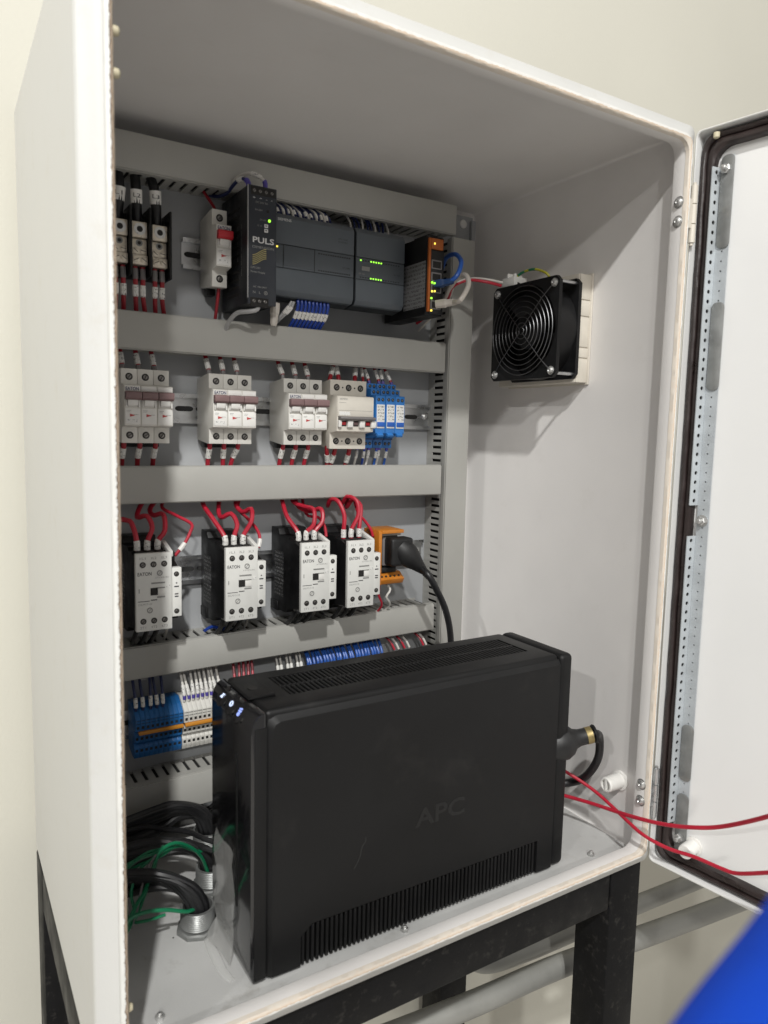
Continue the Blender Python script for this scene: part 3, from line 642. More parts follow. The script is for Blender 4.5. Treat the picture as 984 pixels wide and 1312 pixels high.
# ------------------------------------------------------------------ controller
def plc(name, label, x, W, led_rows, grp=None):
    t = thing(name, label, 'controller', (x, YP, 652)); F = -65.0
    poly = [(-8, 6), (-40, 0), (-52, 2), (-62, 4), (-64.8, 8), (-64.8, 34.5), (-64.8, 61), (-64.8, 90), (-62, 95), (-48, 97), (-40, 99), (-8, 93)]
    ob('body', MB().prism(poly, 'x', 0, W, .7), 'plc_dark', t)
    ob('lower_cover', MB().prism([(-50, 2.2), (-62, 3.4), (-66.4, 9), (-66.4, 34.2), (-50, 34.2)], 'x', .5, W-.5, .7), 'plc', t)
    ob('middle_plate', MB().box(.5, W-.5, -66.0, -52, 34.9, 60.4, .5), 'plc', t)
    ob('upper_cover', MB().prism([(-50, 97), (-61.5, 96), (-66.6, 90), (-66.6, 61.2), (-50, 61.2)], 'x', .5, W-.5, .7), 'plc', t)
    return t
t = plc('logic_controller', 'wide dark grey programmable controller beside the power supply', 187, 104, 1); F = -66.6
text('SIEMENS', t, (11, F-.1, 87), 4.2, 'ink_white', width=17)
mp = [c for c in t.children if c.name.startswith('middle_plate')][0]
for x in (9.5, 50): ob('seam', MB().box(x, x+.5, -66.25, -65.9, 35, 60.4), 'hole', mp)
ob('memory_flap', MB().box(10.4, 49.4, -66.7, -65.8, 37.4, 60.0, .4), 'plc', mp)
for i in range(14):
    ob('status_mark', MB().box(55+i*3.2, 57+i*3.2, -66.3, -65.9, 56.2, 57.8), 'plc_dark', mp); ob('status_mark', MB().box(55+i*3.2, 57+i*3.2, -66.3, -65.9, 36.6, 38.2), 'plc_dark', mp)
ob('status_light', MB().box(1.0, 3.0, -66.6, -65.9, 56.6, 58.4, .2), 'led_yellow', mp); ob('status_light', MB().box(4.2, 5.4, -66.5, -65.9, 56.6, 58.2, .2), 'wire_green', mp)
text('CPU 1214C', t, (88, F-.1, 77), 2.6, 'plc_dark', width=13); text('DC/DC/RLY', t, (88, F-.1, 73.6), 2.6, 'plc_dark', width=13); text('S7-1200', mp, (93, -66.15, 44), 2.6, 'plc_dark', width=10)
t = plc('expansion_module', 'narrower dark grey expansion module with two rows of green lights', 293.4, 71.5, 2)
mp = [c for c in t.children if c.name.startswith('middle_plate')][0]
for z in (57.4, 37.0):
    for i in range(16):
        lit = i in (0, 4, 5, 6, 7, 8) if z > 50 else i in (4, 5, 6, 7, 8)
        ob('status_light', MB().box(6+i*3.7, 7.8+i*3.7, -66.5, -65.9, z-.8, z+.8, .15), 'led_green' if lit else 'plc_dark', mp)
ob('label_tag', MB().box(8.5, 20, -66.5, -65.9, 45.4, 50.6, .3), 'ink_mid', mp)
text('DI 16', mp, (8.5, -66.15, 40.6), 2.4, 'ink_mid', width=8); text('SM 1223', mp, (60, -66.15, 45), 2.2, 'plc_dark', width=9)

# ------------------------------------------------------------------ network module
t = thing('network_module', 'slim black network module with an orange front edge and cables', 'network module', (371.5, YP, 646)); F = -108.0; W = 25.5; H = 96.0
ob('case', MB().box(0, W, F+2, -8, 0, H, .8), 'black', t)
fr = ob('front_frame', MB().box(1.2, 4.4, F-1.2, F+2.4, 4, H-3, .5), 'orange_dark', t)
ob('front_cap', MB().box(4.5, W-3, F-1.4, F+2.4, H-16, H-3, .7), 'orange_dark', t)
ob('front_face', MB().box(4.6, W-.5, F, F+2.2, 2, H-17, .4), 'black_soft', t)
ob('side_label', MB().box(-.35, .1, -104, -56, 10, 66), 'label_print', t)
for z in (62, 47, 33, 13):
    p_ = ob('network_port', MB().box(6, W-4, F-.6, F+.4, z-5.5, z+5.5, .4), 'grey_ferrule', t); ob('port_opening', MB().box(7.6, W-5.8, F-.9, F-.4, z-4.2, z+3.6), 'hole', p_)
for x, z, mt in ((8, H-9.5, 'led_yellow'), (5.8, 39.5, 'led_green'), (9.5, 39, 'led_green'), (13, 39, 'led_green'), (6, 28.8, 'led_yellow'), (10, 29.4, 'led_yellow'), (5.4, 20.5, 'led_green'), (5.6, 5.5, 'led_yellow')):
    ob('status_light', MB().box(x, x+2, F-2.2, F-.5, z-1.1, z+1.1, .3), mt, t)
ob('top_connector', MB().box(8, W-2, F+12, F+44, H-.5, H+5, 1), 'black', t)

# ------------------------------------------------------------------ orange socket with plug
t = thing('rail_socket', 'orange rail-mounted socket holder right of the contactors', 'socket', (330, YP, 300))
poly = [(-8, 22), (-44, 14), (-72, 0), (-76, 0), (-76, 70), (-72, 72), (-50, 72), (-20, 58), (-8, 50)]
ob('holder', MB().prism(poly, 'x', 0, 4.5, .6), 'orange', t)
ob('holder_top', MB().prism([(-76, 67.5), (-76, 72), (-34, 72), (-34, 67.5)], 'x', 4.6, 38, .5), 'orange', t)
ob('holder_back', MB().box(4.6, 38, -34, -28, 6, 70, .6), 'orange', t)
tb = ob('terminal_step', MB().prism([(-34, 0), (-70, -1), (-74, 6), (-62, 14), (-34, 15)], 'x', 4.7, 42, .7), 'orange', t)
for i in range(5): ob('terminal_hole', MB().cyl((9+i*6.6, -69.2, 9.0), (9+i*6.6, -70.2, 10.0), 1.5, 10), 'hole', tb)
sk = ob('socket_insert', MB().box(8, 36, -64, -34, 20, 64, 1.2), 'black', t)
ob('socket_rim', MB().box(10, 34, -69, -63.8, 24, 62, 1.5), 'grey_ferrule', t)
ob('socket_foot', MB().box(9, 33, -67, -50, 14, 21, 1), 'black_soft', t)
ob('socket_cap', MB().box(8, 40, -66, -40, 63, 66.4, .6), 'cream_plastic', t)
OW = 'first second third fourth fifth sixth seventh eighth ninth tenth eleventh twelfth thirteenth fourteenth fifteenth sixteenth seventeenth eighteenth nineteenth twentieth twenty-first twenty-second twenty-third twenty-fourth'.split()
# ------------------------------------------------------------------ terminal blocks
def tblock(kind, x, label, group):
    t = thing('terminal_block', label, 'terminal block', (x, YP, 113), group); W = 5.45
    poly = [(-6, 8), (-26, 2), (-36, 2), (-38, 8), (-38, 15), (-33, 20), (-40, 22), (-40, 31), (-36, 36), (-46, 38), (-46, 52), (-36, 60), (-26, 66), (-6, 64)]
    m_ = 'terminal_blue' if kind else 'terminal_white'
    ob('body', MB().prism(poly, 'x', .1, W-.1, .25), m_, t)
    for y, z in ((-38.2, 11.5), (-40.2, 26.5), (-46.2, 42)): ob('clamp_hole', MB().box(W/2-1.5, W/2+1.5, y, y+.6, z-1.6, z+1.6), 'hole', t)
    mb = MB()
    for z in (46.5, 50.0): mb.box(.4, W-.4, -46.3, -45.8, z, z+.5)
    ob('marker_groove', mb, 'hole', t)
    return t
tb0 = None
for i in range(10):
    lab = f'{OW[i]} blue terminal block from the left on the bottom rail'
    if tb0 is None: tb0 = tblock(1, 27.6, lab, 'blue terminal blocks'); 
    else: dup(tb0, (27.6+i*5.5, YP, 113), lab)
tw0 = None
for i in range(9):
    lab = f'{OW[i]} white terminal block counting right from the blue ones'
    if tw0 is None: tw0 = tblock(0, 83.4, lab, 'white terminal blocks')
    else: dup(tw0, (83.4+i*5.5, YP, 113), lab)
tag(ob('jumper_bar', MB().box(31, 82.4, 306.5, 314, 146.5, 150.5, .8), 'bridge_orange'), 'orange jumper bar across the blue terminal blocks', 'jumper bar')
tag(ob('jumper_bar', MB().box(84.4, 132, 306.5, 314, 146.5, 150.5, .8), 'bridge_orange'), 'orange jumper bar across the white terminal blocks', 'jumper bar')

# ------------------------------------------------------------------ filter fan on the right wall
t = thing('filter_fan', 'black box fan with wire guard on the right enclosure wall', 'fan', (551, 138.5, 570.5)); A = 122.0; X0 = -61.0
def sqring(x0, x1, hole, corner=9, n=64):
    mb = MB(); c = A/2; O = []; I = []
    for k in range(n):
        a = 2*math.pi*(k+.5)/n; ca, sa = math.cos(a), math.sin(a); q = (c-.2)/max(abs(ca), abs(sa)); q = min(q, (c*math.sqrt(2)-3.5)/(max(1e-6, (abs(ca)+abs(sa))/math.sqrt(2))))
        O.append((c+ca*q, c+sa*q)); I.append((c+ca*hole, c+sa*hole))
    V = [[mb.bm.verts.new((x, p[0], p[1])) for p in L] for L, x in ((O, x0), (O, x1), (I, x1), (I, x0))]
    for k in range(n):
        j = (k+1) % n
        for s_ in range(4): mb.bm.faces.new((V[s_][k], V[s_][j], V[(s_+1) % 4][j], V[(s_+1) % 4][k]))
    bmesh.ops.recalc_face_normals(mb.bm, faces=mb.bm.faces); return mb
ob('front_flange', sqring(X0, X0+5, 57), 'black', t); ob('rear_flange', sqring(X0+33, X0+38, 57), 'black', t)
mb = MB(); mb.lathe((X0+4.6, A/2, A/2), (1, 0, 0), [(0, 57), (0, 60.3), (28.8, 60.3), (28.8, 57), (0, 57)], 48, close=False); ob('duct_ring', mb, 'black', t)
ob('motor_hub', MB().lathe((X0+6, A/2, A/2), (1, 0, 0), [(0, 20), (1, 22), (26, 22)], 32), 'black', t)
bl = MB(); n = 9
V = []
for i in range(n):
    r_ = 21+ (55.5-21)*i/(n-1); V.append([bl.bm.verts.new((X0+8+20*s_, A/2+r_*math.cos((s_-.5)*1.0), A/2+r_*math.sin((s_-.5)*1.0))) for s_ in (0, .25, .5, .75, 1)])
for i in range(n-1):
    for k in range(4): bl.bm.faces.new((V[i][k], V[i+1][k], V[i+1][k+1], V[i][k+1]))
bmesh.ops.solidify(bl.bm, geom=list(bl.bm.faces), thickness=1.2)
blm = bl.mesh('blade', 'black_soft')
for i in range(5):
    # spin about the hub: rotate about x, then put back
    o = link('blade', blm, t); a = 2*math.pi*i/5; c = A/2
    o.rotation_euler = (a, 0, 0); o.location = Vector((0, c-(c*math.cos(a)-c*math.sin(a)), c-(c*math.sin(a)+c*math.cos(a))))*S
ob('back_mesh', MB().box(X0+36, X0+37.6, 4, A-4, 4, A-4), 'hole', t)
gd = MB()
for i, r_ in enumerate((4.5, 10, 17, 23.5, 30, 36.5, 43, 49.5, 55.5)):
    gd.tube([(X0-3.4, A/2+r_*math.cos(2*math.pi*k/56), A/2+r_*math.sin(2*math.pi*k/56)) for k in range(57)], .6, 6, cap=False)
ob('guard_rings', gd, 'guard', t)
for sx, sz in ((1, 1), (1, -1), (-1, 1), (-1, -1)):
    mb = MB(); c = A/2
    mb.tube([(X0-4.6, c+sx*3, c+sz*3), (X0-4.6, c+sx*36, c+sz*36), (X0-3.0, c+sx*44, c+sz*44), (X0-1.2, c+sx*50, c+sz*50)], .65, 6); ob('guard_spoke', mb, 'guard', t)
    mb = MB(); mb.lathe((X0, c+sx*52.5, c+sz*52.5), (-1, 0, 0), [(0, 5.4), (.8, 5.4), (.8, 4.6)], 16); screw(mb, (X0-.8, c+sx*52.5, c+sz*52.5), (-1, 0, 0), 4.4); ob('corner_screw', mb, 'steel', t)
    ob('through_bolt', MB().cyl((X0+4, c+sx*55, c+sz*55), (X0+34, c+sx*55, c+sz*55), 2.1, 10), 'zinc', t)
hs = thing_part = MB(); hs.box(X0+38.2, -.5, 6, 150, -4, 129, 1.2)
for z in (0, 31, 44, 85, 97): pass
ob('filter_frame', hs, 'cream_plastic', t)
for z0, z1 in ((-3.6, 25.5), (27, 38.5), (40, 76.5), (78, 96.5), (98, 128.5)):
    ob('frame_panel', MB().box(X0+39.5, -2, 4.6, 6.2, z0, z1, .8), 'cream_plastic', t)
ob('frame_lip', MB().box(-3, -.2, 2.5, 152, -6, 131, .8), 'cream_plastic', t)
tt = ob('terminal_connector', MB().box(X0+3, X0+26, 86, 110, A-1, A+12, 1.0), 'white', t)
for i in range(3): ob('clamp_screw', MB().cyl((X0+8, 90+i*7.5, A+11), (X0+8, 90+i*7.5, A+16), 2.2, 10), 'white', tt)
ob('connector_rib', MB().box(X0+2, X0+27, 97, 99, A+11, A+17, .6), 'white', tt)

# ------------------------------------------------------------------ uninterruptible power unit
ux0, ux1, uy0, uy1, uz0, uz1 = 66.0, 452.0, 53.0, 155.0, 3.0, 255.0
t = thing('backup_power_unit', 'large black backup power unit standing on the enclosure floor', 'power unit', (ux0, uy0, 0))
LX, LY, Z0, Z1 = ux1-ux0, uy1-uy0, uz0, uz1
sh = ob('shell', MB().box(14, LX-19.5, 0, LY, Z0, Z1, 5, 3), 'ups_black', t)
cut1 = ob('cut', MB().box(50, 345, 28, 80, Z1-7, Z1+10), 'ups_black', t); cut2 = ob('cut', MB().box(49, 341, -10, 6, 6, 42), 'ups_black', t)
bpy.context.view_layer.update(); bake_boolean(sh, [cut1, cut2])
# raised flank panel with chamfered top edge, cut short above the vent
pm_ = MB(); ring = []
for ins, y_, R_ in ((0, 1, 9), (0, .4, 9), (5.2, -4.4, 7)):
    ring.append([pm_.bm.verts.new((x_, y_, z_)) for x_, z_ in [(15+ins, 5), (15+ins, Z1-5-ins-R_), (15+ins+R_*.3, Z1-5-ins-R_*.3), (15+ins+R_, Z1-5-ins), (LX-20-ins*.2, Z1-5-ins), (LX-20-ins*.2, 5), (342, 5), (342, 42+ins*.3), (60, 42+ins*.3), (48.6, 34), (48.6, 5)]])
for i in range(2):
    for k in range(11): pm_.bm.faces.new((ring[i][k], ring[i][(k+1) % 11], ring[i+1][(k+1) % 11], ring[i+1][k]))
pm_.bm.faces.new(ring[2]); bmesh.ops.recalc_face_normals(pm_.bm, faces=pm_.bm.faces)
pn = ob('flank_panel', pm_, 'ups_black', t)
ob('vent_back', MB().box(49.2, 340.8, 5.6, 6.0, 6.2, 41.8), 'hole', t); ob('vent_back', MB().box(50.2, 344.8, 28.2, 79.8, Z1-7.0, Z1-6.5), 'hole', t)
sm = MB().box(0, 2.9, -3.2, 5.4, 5, 42, .6, 1).mesh('slat', 'ups_black')
for i in range(58): link('slat', sm, t, (50.2+i*5.02, 0, 0))
sm = MB().box(0, 2.6, 28.2, 79.8, Z1-6, Z1-.2, .6, 1).mesh('slat', 'ups_black')
for i in range(58): link('slat', sm, t, (51.8+i*5.04, 0, 0))
ob('vent_divider', MB().box(50.2, 344.8, 53, 55, Z1-6, Z1-.1, .4), 'ups_black', t)
rc = ob('rear_cover', MB().box(LX-19, LX, -3.4, LY+.4, Z0, Z1+.2, 6, 4), 'ups_black', t)
# front bezel, glossy and rounded
fb = MB()
fb.prism([(14, Z0), (14, Z1-1), (10, Z1-1.2), (5, Z1-4), (1.6, Z1-10), (0, Z1-18), (0, Z0+8), (3, Z0)], 'y', -2.2, LY+.5, 1.6)
bz = ob('front_bezel', fb, 'black_gloss', t)
ob('bezel_side', MB().box(3.5, 14.6, -3.2, -2.1, Z0+3, Z1-14, .5), 'ups_black', t)
ob('bezel_strip', MB().box(-.8, .4, 30, 33, 60, Z1-48, .4), 'ups_black', bz)
# flap on the top, hinged up a little
ob('usb_flap', MB().prism([(10, Z1+.4), (12, Z1+2.2), (36, Z1+3.4), (37, Z1+.2)], 'y', 30, 84, .7), 'ups_black', t)
ob('flap_mark', MB().cyl((23, 52, Z1+2.7), (23, 52, Z1+3.2), 5, 6), 'hole', t)
# three lit key symbols on the rounded front shoulder
import mathutils
def key(y, sym):
    c = Vector((3.0, y, Z1-9)); nv = Vector((-.82, 0, .57)).normalized()
    b = ob('button', MB().lathe(c-nv*.5, nv, [(0, 10.5), (.9, 10.2), (1.2, 8)], 20), 'black_gloss', t)
    up = Vector((.57, 0, .82)); rt = Vector((0, -1, 0)); P = lambda a, b_: tuple(c+nv*1.1+rt*a*.72+up*b_*.72); mb = MB()
    if sym == 0:
        mb.tube([P(-3.6, -2.6), P(0, .6), P(3.6, 2.6)], .8, 6); mb.tube([P(-.4, 3.2), P(.6, -3.2)], .7, 6)
    elif sym == 1:
        mb.tube([P(3.2*math.cos(2*math.pi*k/20), 3.2*math.sin(2*math.pi*k/20)) for k in range(21)], .65, 6, cap=False)
    else:
        mb.tube([P(-3.0, 3.0), P(3.0, 4.2)], .9, 6); mb.tube([P(-3.2, .2), P(3.0, .8)], .9, 6); mb.tube([P(2.0*math.cos(2*math.pi*k/14)-.6, -3.6+2.0*math.sin(2*math.pi*k/14)) for k in range(15)], .55, 6, cap=False)
    ob('lit_symbol', mb, 'led_white' if sym != 2 else 'led_blue', b)
key(76, 0); key(52, 1); key(30, 2)
# ghost of a removed emblem: glue residue and letters pressed into the flank
e1 = text('APC', t, (205, -4.46, 106), 26, 'ups_glue', width=62, name='emblem_residue', bold=.02) if 'ups_glue' in MATS else None
for a, b in (((104, 84), (112, 104)), ((112, 104), (116, 112))):
    ob('scuff', MB().tube([(a[0], -4.3, a[1]), ((a[0]+b[0])/2+2, -4.35, (a[1]+b[1])/2), (b[0], -4.3, b[1])], .3, 4), 'scuff', t)
for x in (30, LX-40):
    for y in (14, LY-14): ob('foot', MB().cyl((x, y, 0), (x, y, Z0+1), 8, 14), 'black_soft', t)
# protective film peeling off the front corner
mb = MB(); G = []
for i in range(9):
    for_row = []
    for k in range(5):
        z = 112-i*13.5; y = 84-k*13+3*math.sin(i*1.3); x = -1.6-2.2*abs(math.sin(i*.9+k))-(10 if i == 8 else 0)*(1-k/6)
        for_row.append(mb.bm.verts.new((ux0+x, uy0+y, max(1.2, z))))
    G.append(for_row)
for i in range(8):
    for k in range(4): mb.bm.faces.new((G[i][k], G[i][k+1], G[i+1][k+1], G[i+1][k]))
bmesh.ops.solidify(mb.bm, geom=list(mb.bm.faces), thickness=.25)
tag(ob('plastic_film', mb, 'film'), 'crumpled clear film stuck on the front corner of the black power unit', 'film')
mb = MB(); pts = [(53.4, 141.1, 2.0), (52.1, 106.4, 3.0), (52.0, 82.0, 3.0), (55.6, 66.9, 2.0)]
mb.tube(crom(pts, 4), lambda s_: 3.0+2.2*math.sin(s_*3.0), 8); 
for v in mb.bm.verts: v.co.z = max(.4, 1+(v.co.z-2)*.55)
tag(ob('tape_strip', mb, 'film'), 'rolled strip of clear tape lying on the floor by the power unit', 'tape')
# debris crumbs on the enclosure floor
for i, (x, y, r_) in enumerate(((25, 150, 2.4), (36, 140, 1.0), (38, 132, .8), (10, 120, .7), (52, 110, .8), (490, 110, .8), (505, 80, .9), (470, 90, .7), (520, 70, .7), (20, 60, 1.2), (5, 75, .9))):
    mb = MB(); bmesh.ops.create_icosphere(mb.bm, subdivisions=1, radius=r_)
    for v in mb.bm.verts: v.co = Vector((x+v.co.x*random.uniform(.6, 1.5), y+v.co.y*random.uniform(.5, 1.2), .5+v.co.z*.45))
    tag(ob('crumb', mb, 'black_soft'), 'tiny dark crumb on the enclosure floor', 'crumb', 'crumbs on the enclosure floor')

# plug and gland at the rear of the power unit
t = thing('rear_connector', 'round black connector with a brass ring behind the power unit', 'connector', (0, 0, 0))
c = Vector((470.0, 52.0, 151.0)); ax = Vector((.84, -.42, .22)).normalized()
ob('body', MB().lathe(c-ax*34, ax, [(-6, 19), (6, 21), (16, 20.5), (23, 17), (28, 11.5), (34, 9.6), (42, 9.4)], 24), 'black_soft', t)
ob('brass_ring', MB().lathe(c+ax*8, ax, [(0, 9.4), (0, 9.8), (7, 9.8), (7, 9)], 24), 'brass', t)
ob('end_ring', MB().lathe(c+ax*17, ax, [(0, 10.4), (1.5, 11), (3, 10.4), (3, 6)], 24), 'black', t)
e_ = c+ax*19
wire('thick black cable looping down from the brass ringed connector', [tuple(c+ax*10), tuple(e_), (516.0, 62.0, 137.7), (524.6, 70.0, 105.8), (526.7, 90.0, 73.6), (520.3, 112.0, 57.2), (494.7, 125.0, 58.8)], 5.0, 'wire_black', cat='cable', name='cable', n=12)

# conduit hubs in the floor
def hub(label, x, y, r=17.0, h=26.0):
    t = thing('conduit_hub', label, 'conduit fitting', (x, y, 0), 'galvanised conduit hubs in the floor')
    mb = MB(); mb.lathe((0, 0, 0), (0, 0, 1), [(0, r*1.2), (1, r*1.24), (5, r*1.24), (6.4, r*1.14)], 8); ob('lock_nut', mb, 'galv', t)
    pr = []
    for i in range(9): pr += [(8+i*2.0, r), (9+i*2.0, r-.9)]
    pr += [(h, r), (h, r-2.6), (6, r-2.8)]
    ob('threaded_ring', MB().lathe((0, 0, 0), (0, 0, 1), pr, 28), 'galv', t)
    ob('bore', MB().cyl((0, 0, 9.2), (0, 0, 10), r-2.9, 24), 'hole', t)
    return t
H1, H2, H3 = (50, 152), (84, 212), (104, 284)
hub('galvanised conduit hub nearest the front of the enclosure floor', *H1); hub('galvanised conduit hub in the middle, half behind the power unit', *H2); hub('galvanised conduit hub at the back of the enclosure floor', *H3, r=18)

# ------------------------------------------------------------------ wires: top row
for i, (x, a, m_) in enumerate(((19.5, (21.4, 330.0, 775.0), (21.8, 322.0, 748.9)), (40.5, (39.3, 330.0, 775.4), (39.2, 322.0, 748.9)), (61.5, (55.1, 330.0, 775.2), (59.5, 322.0, 751.0)))):
    L_ = ('L1', 'L2', 'L3')[i]
    o = wire(f'thick black cable with a white {L_} marker above its distribution block', [(a[0], 340, 790), a, m_, (x, 326, 722), (x, 328, 712)], 5.4, 'wire_black', cat='cable', name='cable', n=12)
    path = crom([m_, (x, 326, 722)], 3); d = (Vector((x, 326, 722))-Vector(m_)).normalized(); c = Vector(m_)+d*3
    ms = ob('marker_sleeve', MB().cyl(c-d*7, c+d*7, 6.2, 14), 'sleeve', o)
    text(L_, ms, tuple(c+Vector((-1.0, -6.4, -2.4))), 6.2, 'ink', width=7.5)
for i in range(3):
    x0 = 10.8+i*20.9
    for k, dx in enumerate((5.2, 13.2)):
        x = x0+dx; e = x+(4+3*k)*(1 if i else .4)
        wire(('left' if k == 0 else 'right')+' red wire below the '+('L1', 'L2', 'L3')[i]+' distribution block', [(x, 322, 672), (x+.3, 322, 660), (x+1.2, 326, 640), (e, 335, 615)], 2.6, 'wire_red_dark', [FE(2, 13), SL(19, 31)], 'red wires below the distribution blocks')
wire('thin red wire rising from the red toggle breaker', [(129, 318, 738), (126, 326, 752), (118, 338, 770), (112, 345, 782)], 1.7, 'wire_red_dark')
wire('thin red wire under the red toggle breaker', [(129, 316, 662), (128.6, 318, 650), (127, 330, 610)], 1.9, 'wire_red_dark')
wire('blue wire with a white sleeve arching over the power supply', [(148.2, 272.0, 762.7), (146.4, 272.0, 769.0), (142.2, 280.0, 772.8), (139.9, 296.0, 770.8), (138.5, 315.0, 766.2), (135.2, 335.0, 766.4), (127.7, 346.0, 769.5)], 2.0, 'wire_navy', [FE(0, 9, 'violet_ferrule', 1.5), SL(14, 23, 1.4)])
wire('white wire arching over the power supply', [(167.4, 272.0, 763.8), (166.4, 272.0, 772.0), (159.7, 276.0, 778.4), (151.8, 284.0, 781.5), (144.5, 296.0, 779.2), (142.1, 312.0, 773.8), (142.7, 335.0, 769.5)], 1.9, 'wire_white', [FE(0, 9, 'violet_ferrule', 1.5), SL(14, 26, 1.4)])
wire('light grey cable bent under the power supply', [(158, 268, 640), (156, 266, 632), (146, 270, 629), (138, 280, 628), (134, 295, 620), (134, 325, 600)], 2.6, 'wire_grey', cat='cable', name='cable')
# patch plug under the power supply
def rj(label, p0, d, cab, mt, up=(0, -1, 0), cmat='rj45', r=2.9):
    t = thing('patch_cable', label, 'network cable', (0, 0, 0)); p0 = Vector(p0); d = Vector(d).normalized()
    ob('plug', MB().lathe(p0, d, [(0, 5.4), (12, 5.8), (13, 5.0), (17, 4.6), (18, 4.8), (21, 4.2), (22, 4.5), (26, 3.4)], 4 if cmat != 'rj45' else 8), cmat, t)
    ob('cable', MB().tube(crom([tuple(p0+d*22)]+cab, 4), r, 10), mt, t); return t
rj('beige network plug hanging below the controller', (185.9, 285.0, 644.9), (-.05, .1, -1), [(189.3, 295.0, 628.8), (193.7, 310.0, 621.9), (178, 340, 600)], 'rj45')
rj('blue network cable looping right from the network module', (384, 250, 684), (.5, -.75, .1), [(401.4, 225.0, 694.3), (412.1, 232.0, 712.0), (416.7, 250.0, 725.5), (423.9, 280.0, 728.2), (445.7, 320.0, 723.1)], 'wire_blue_bright', cmat='blue_dark')
rj('beige network cable curling up from the bottom of the network module', (386, 247, 660), (.62, -.72, .08), [(397.7, 212.0, 662.0), (410.5, 214.0, 680.6), (414.8, 225.0, 695.1), (415.4, 245.0, 694.6), (423.4, 275.0, 681.6), (445.6, 310.0, 672.6)], 'rj45', r=3.2)
wire('dark red wire running from behind the network module to the fan', [(420, 340, 650), (431.0, 290.0, 672.5), (420.8, 260.0, 687.0), (438.0, 250.0, 696.3), (454.2, 235.0, 694.0), (474.5, 228.0, 690.5)], 1.9, 'wire_red')
wire('thin white wire beside the red one, running to the fan', [(422, 338, 640), (432.3, 285.0, 676.0), (422.9, 258.0, 690.9), (441.7, 250.0, 698.8), (456.6, 235.0, 697.3), (475.2, 226.0, 694.2)], 1.5, 'wire_white')
wire('yellow and green earth wire arching over the fan', [(500, 235, 700), (505.0, 224.5, 709.6), (505.0, 199.8, 710.3), (505.0, 178.2, 701.8), (512.0, 178.1, 695.0)], 1.6, 'wire_yellow', [(10, 22, 1.08, 'wire_green', 'stripe'), (30, 42, 1.08, 'wire_green', 'stripe')])
wire('short black wire at the fan connector', [(498, 236, 698), (500.0, 238.2, 703.2), (500.0, 224.1, 696.0), (505.0, 217.4, 690.6)], 1.4, 'wire_black')
# bundles above and below the controller
for i in range(22):
    x = 186+i*3.6+random.uniform(-.5, .5); wht = i % 3 == 1
    wire(f'thin {"white" if wht else "dark blue"} wire in the packed row above the controller, {OW[i]} of the row', [(x+2, 300+random.uniform(-3, 3), 747), (x+1, 304, 756+random.uniform(0, 3)), (x-2, 322, 770), (x-4, 335, 786)], 1.45, 'wire_navy' if not wht else 'wire_white', [SL(5, 11, 1.35, 'sleeve')] if i % 2 == 0 else (), 'packed '+('white' if wht else 'dark blue')+' wires above the controller')
for i in range(10):
    x = 298+i*6+random.uniform(-1, 1)
    wht = i % 3 == 0
    wire(f'thin {"white" if wht else "dark blue"} wire above the expansion module, {OW[i]} from the left', [(x, 312, 748), (x+2, 316, 760), (x+random.uniform(-6, 6), 330, 782)], 1.3, 'wire_white' if wht else 'wire_navy', (), ('white' if wht else 'dark blue')+' wires above the expansion module')
for i in range(9):
    x = 221+i*5.0
    wire(f'{OW[i]} blue wire from the left in the bunch below the controller', [(x, 300, 654), (x+.4, 300, 648), (x-1.5, 306, 634), (x-7, 330, 610)], 1.9, 'wire_blue', [SL(13, 22, 1.3)], 'blue wires below the controller')
for i in range(2):
    wire('white marked wire left of the blue bundle below the controller', [(217-i*3, 302, 652), (213-i*4, 304, 643), (204-i*3, 312, 632), (190, 335, 612)], 1.8, 'wire_grey', [SL(7, 17, 1.35)], 'white marked wires below the controller')

# ------------------------------------------------------------------ wires: breaker row
ORD = ('left', 'middle', 'right')
for x0, nm, bend in ((16.2, 'leftmost breaker', (2, 1, 1)), (113.2, 'second breaker', (-1, -1, 4)), (206, 'third breaker', (-6, 5, 9))):
    for k in range(3):
        x = x0+8.6+17.2*k-3.5
        wire(f'red wire with a white marker above the {ORD[k]} pole of the {nm}', [(x, 320, 557), (x, 321, 566), (x-.8+(bend[0] if k == 0 else 0)*.3, 328, 580), (x-1.2, 336, 596)], 2.6, 'wire_red_dark', [FE(2, 9), SL(10, 23)])
        e = (-1.5, -2, -2)[k] if x0 != 113.2 else (0, 2, -8)[k]
        wire(f'red wire with a white marker below the {ORD[k]} pole of the {nm}', [(x, 318, 484), (x, 318, 477), (x+e*.5, 324, 465), (x+e+2, 334, 445)], 2.7, 'wire_red_dark' if x0 < 100 else 'wire_red', [SL(9, 21)])
for k, (dx, sl) in enumerate(((0, 12), (14, 1), (37, 7), (50, 3))):
    x = 274+dx
    wire(f'red wire entering the top of the beige residual current breaker, number {"one two three four".split()[k]} from the left'.replace('number ', ''), [(x, 318, 560), (x+sl*.2, 320, 567), (x+sl, 330, 584), (x+sl*1.3, 338, 600)], 2.7 if k < 3 else 1.7, 'wire_red_dark', [SL(11, 24)])
for k, (dx, sl) in enumerate(((-3, 6), (9, 0), (30, 1))):
    x = 274+dx
    wire(f'red wire leaving the bottom of the beige residual current breaker, {"left middle right".split()[k]} one', [(x, 316, 480), (x+sl*.2, 318, 472), (x+sl, 326, 460), (x+sl*1.3, 336, 442)], 2.9, 'wire_red_dark', [SL(12, 24)])
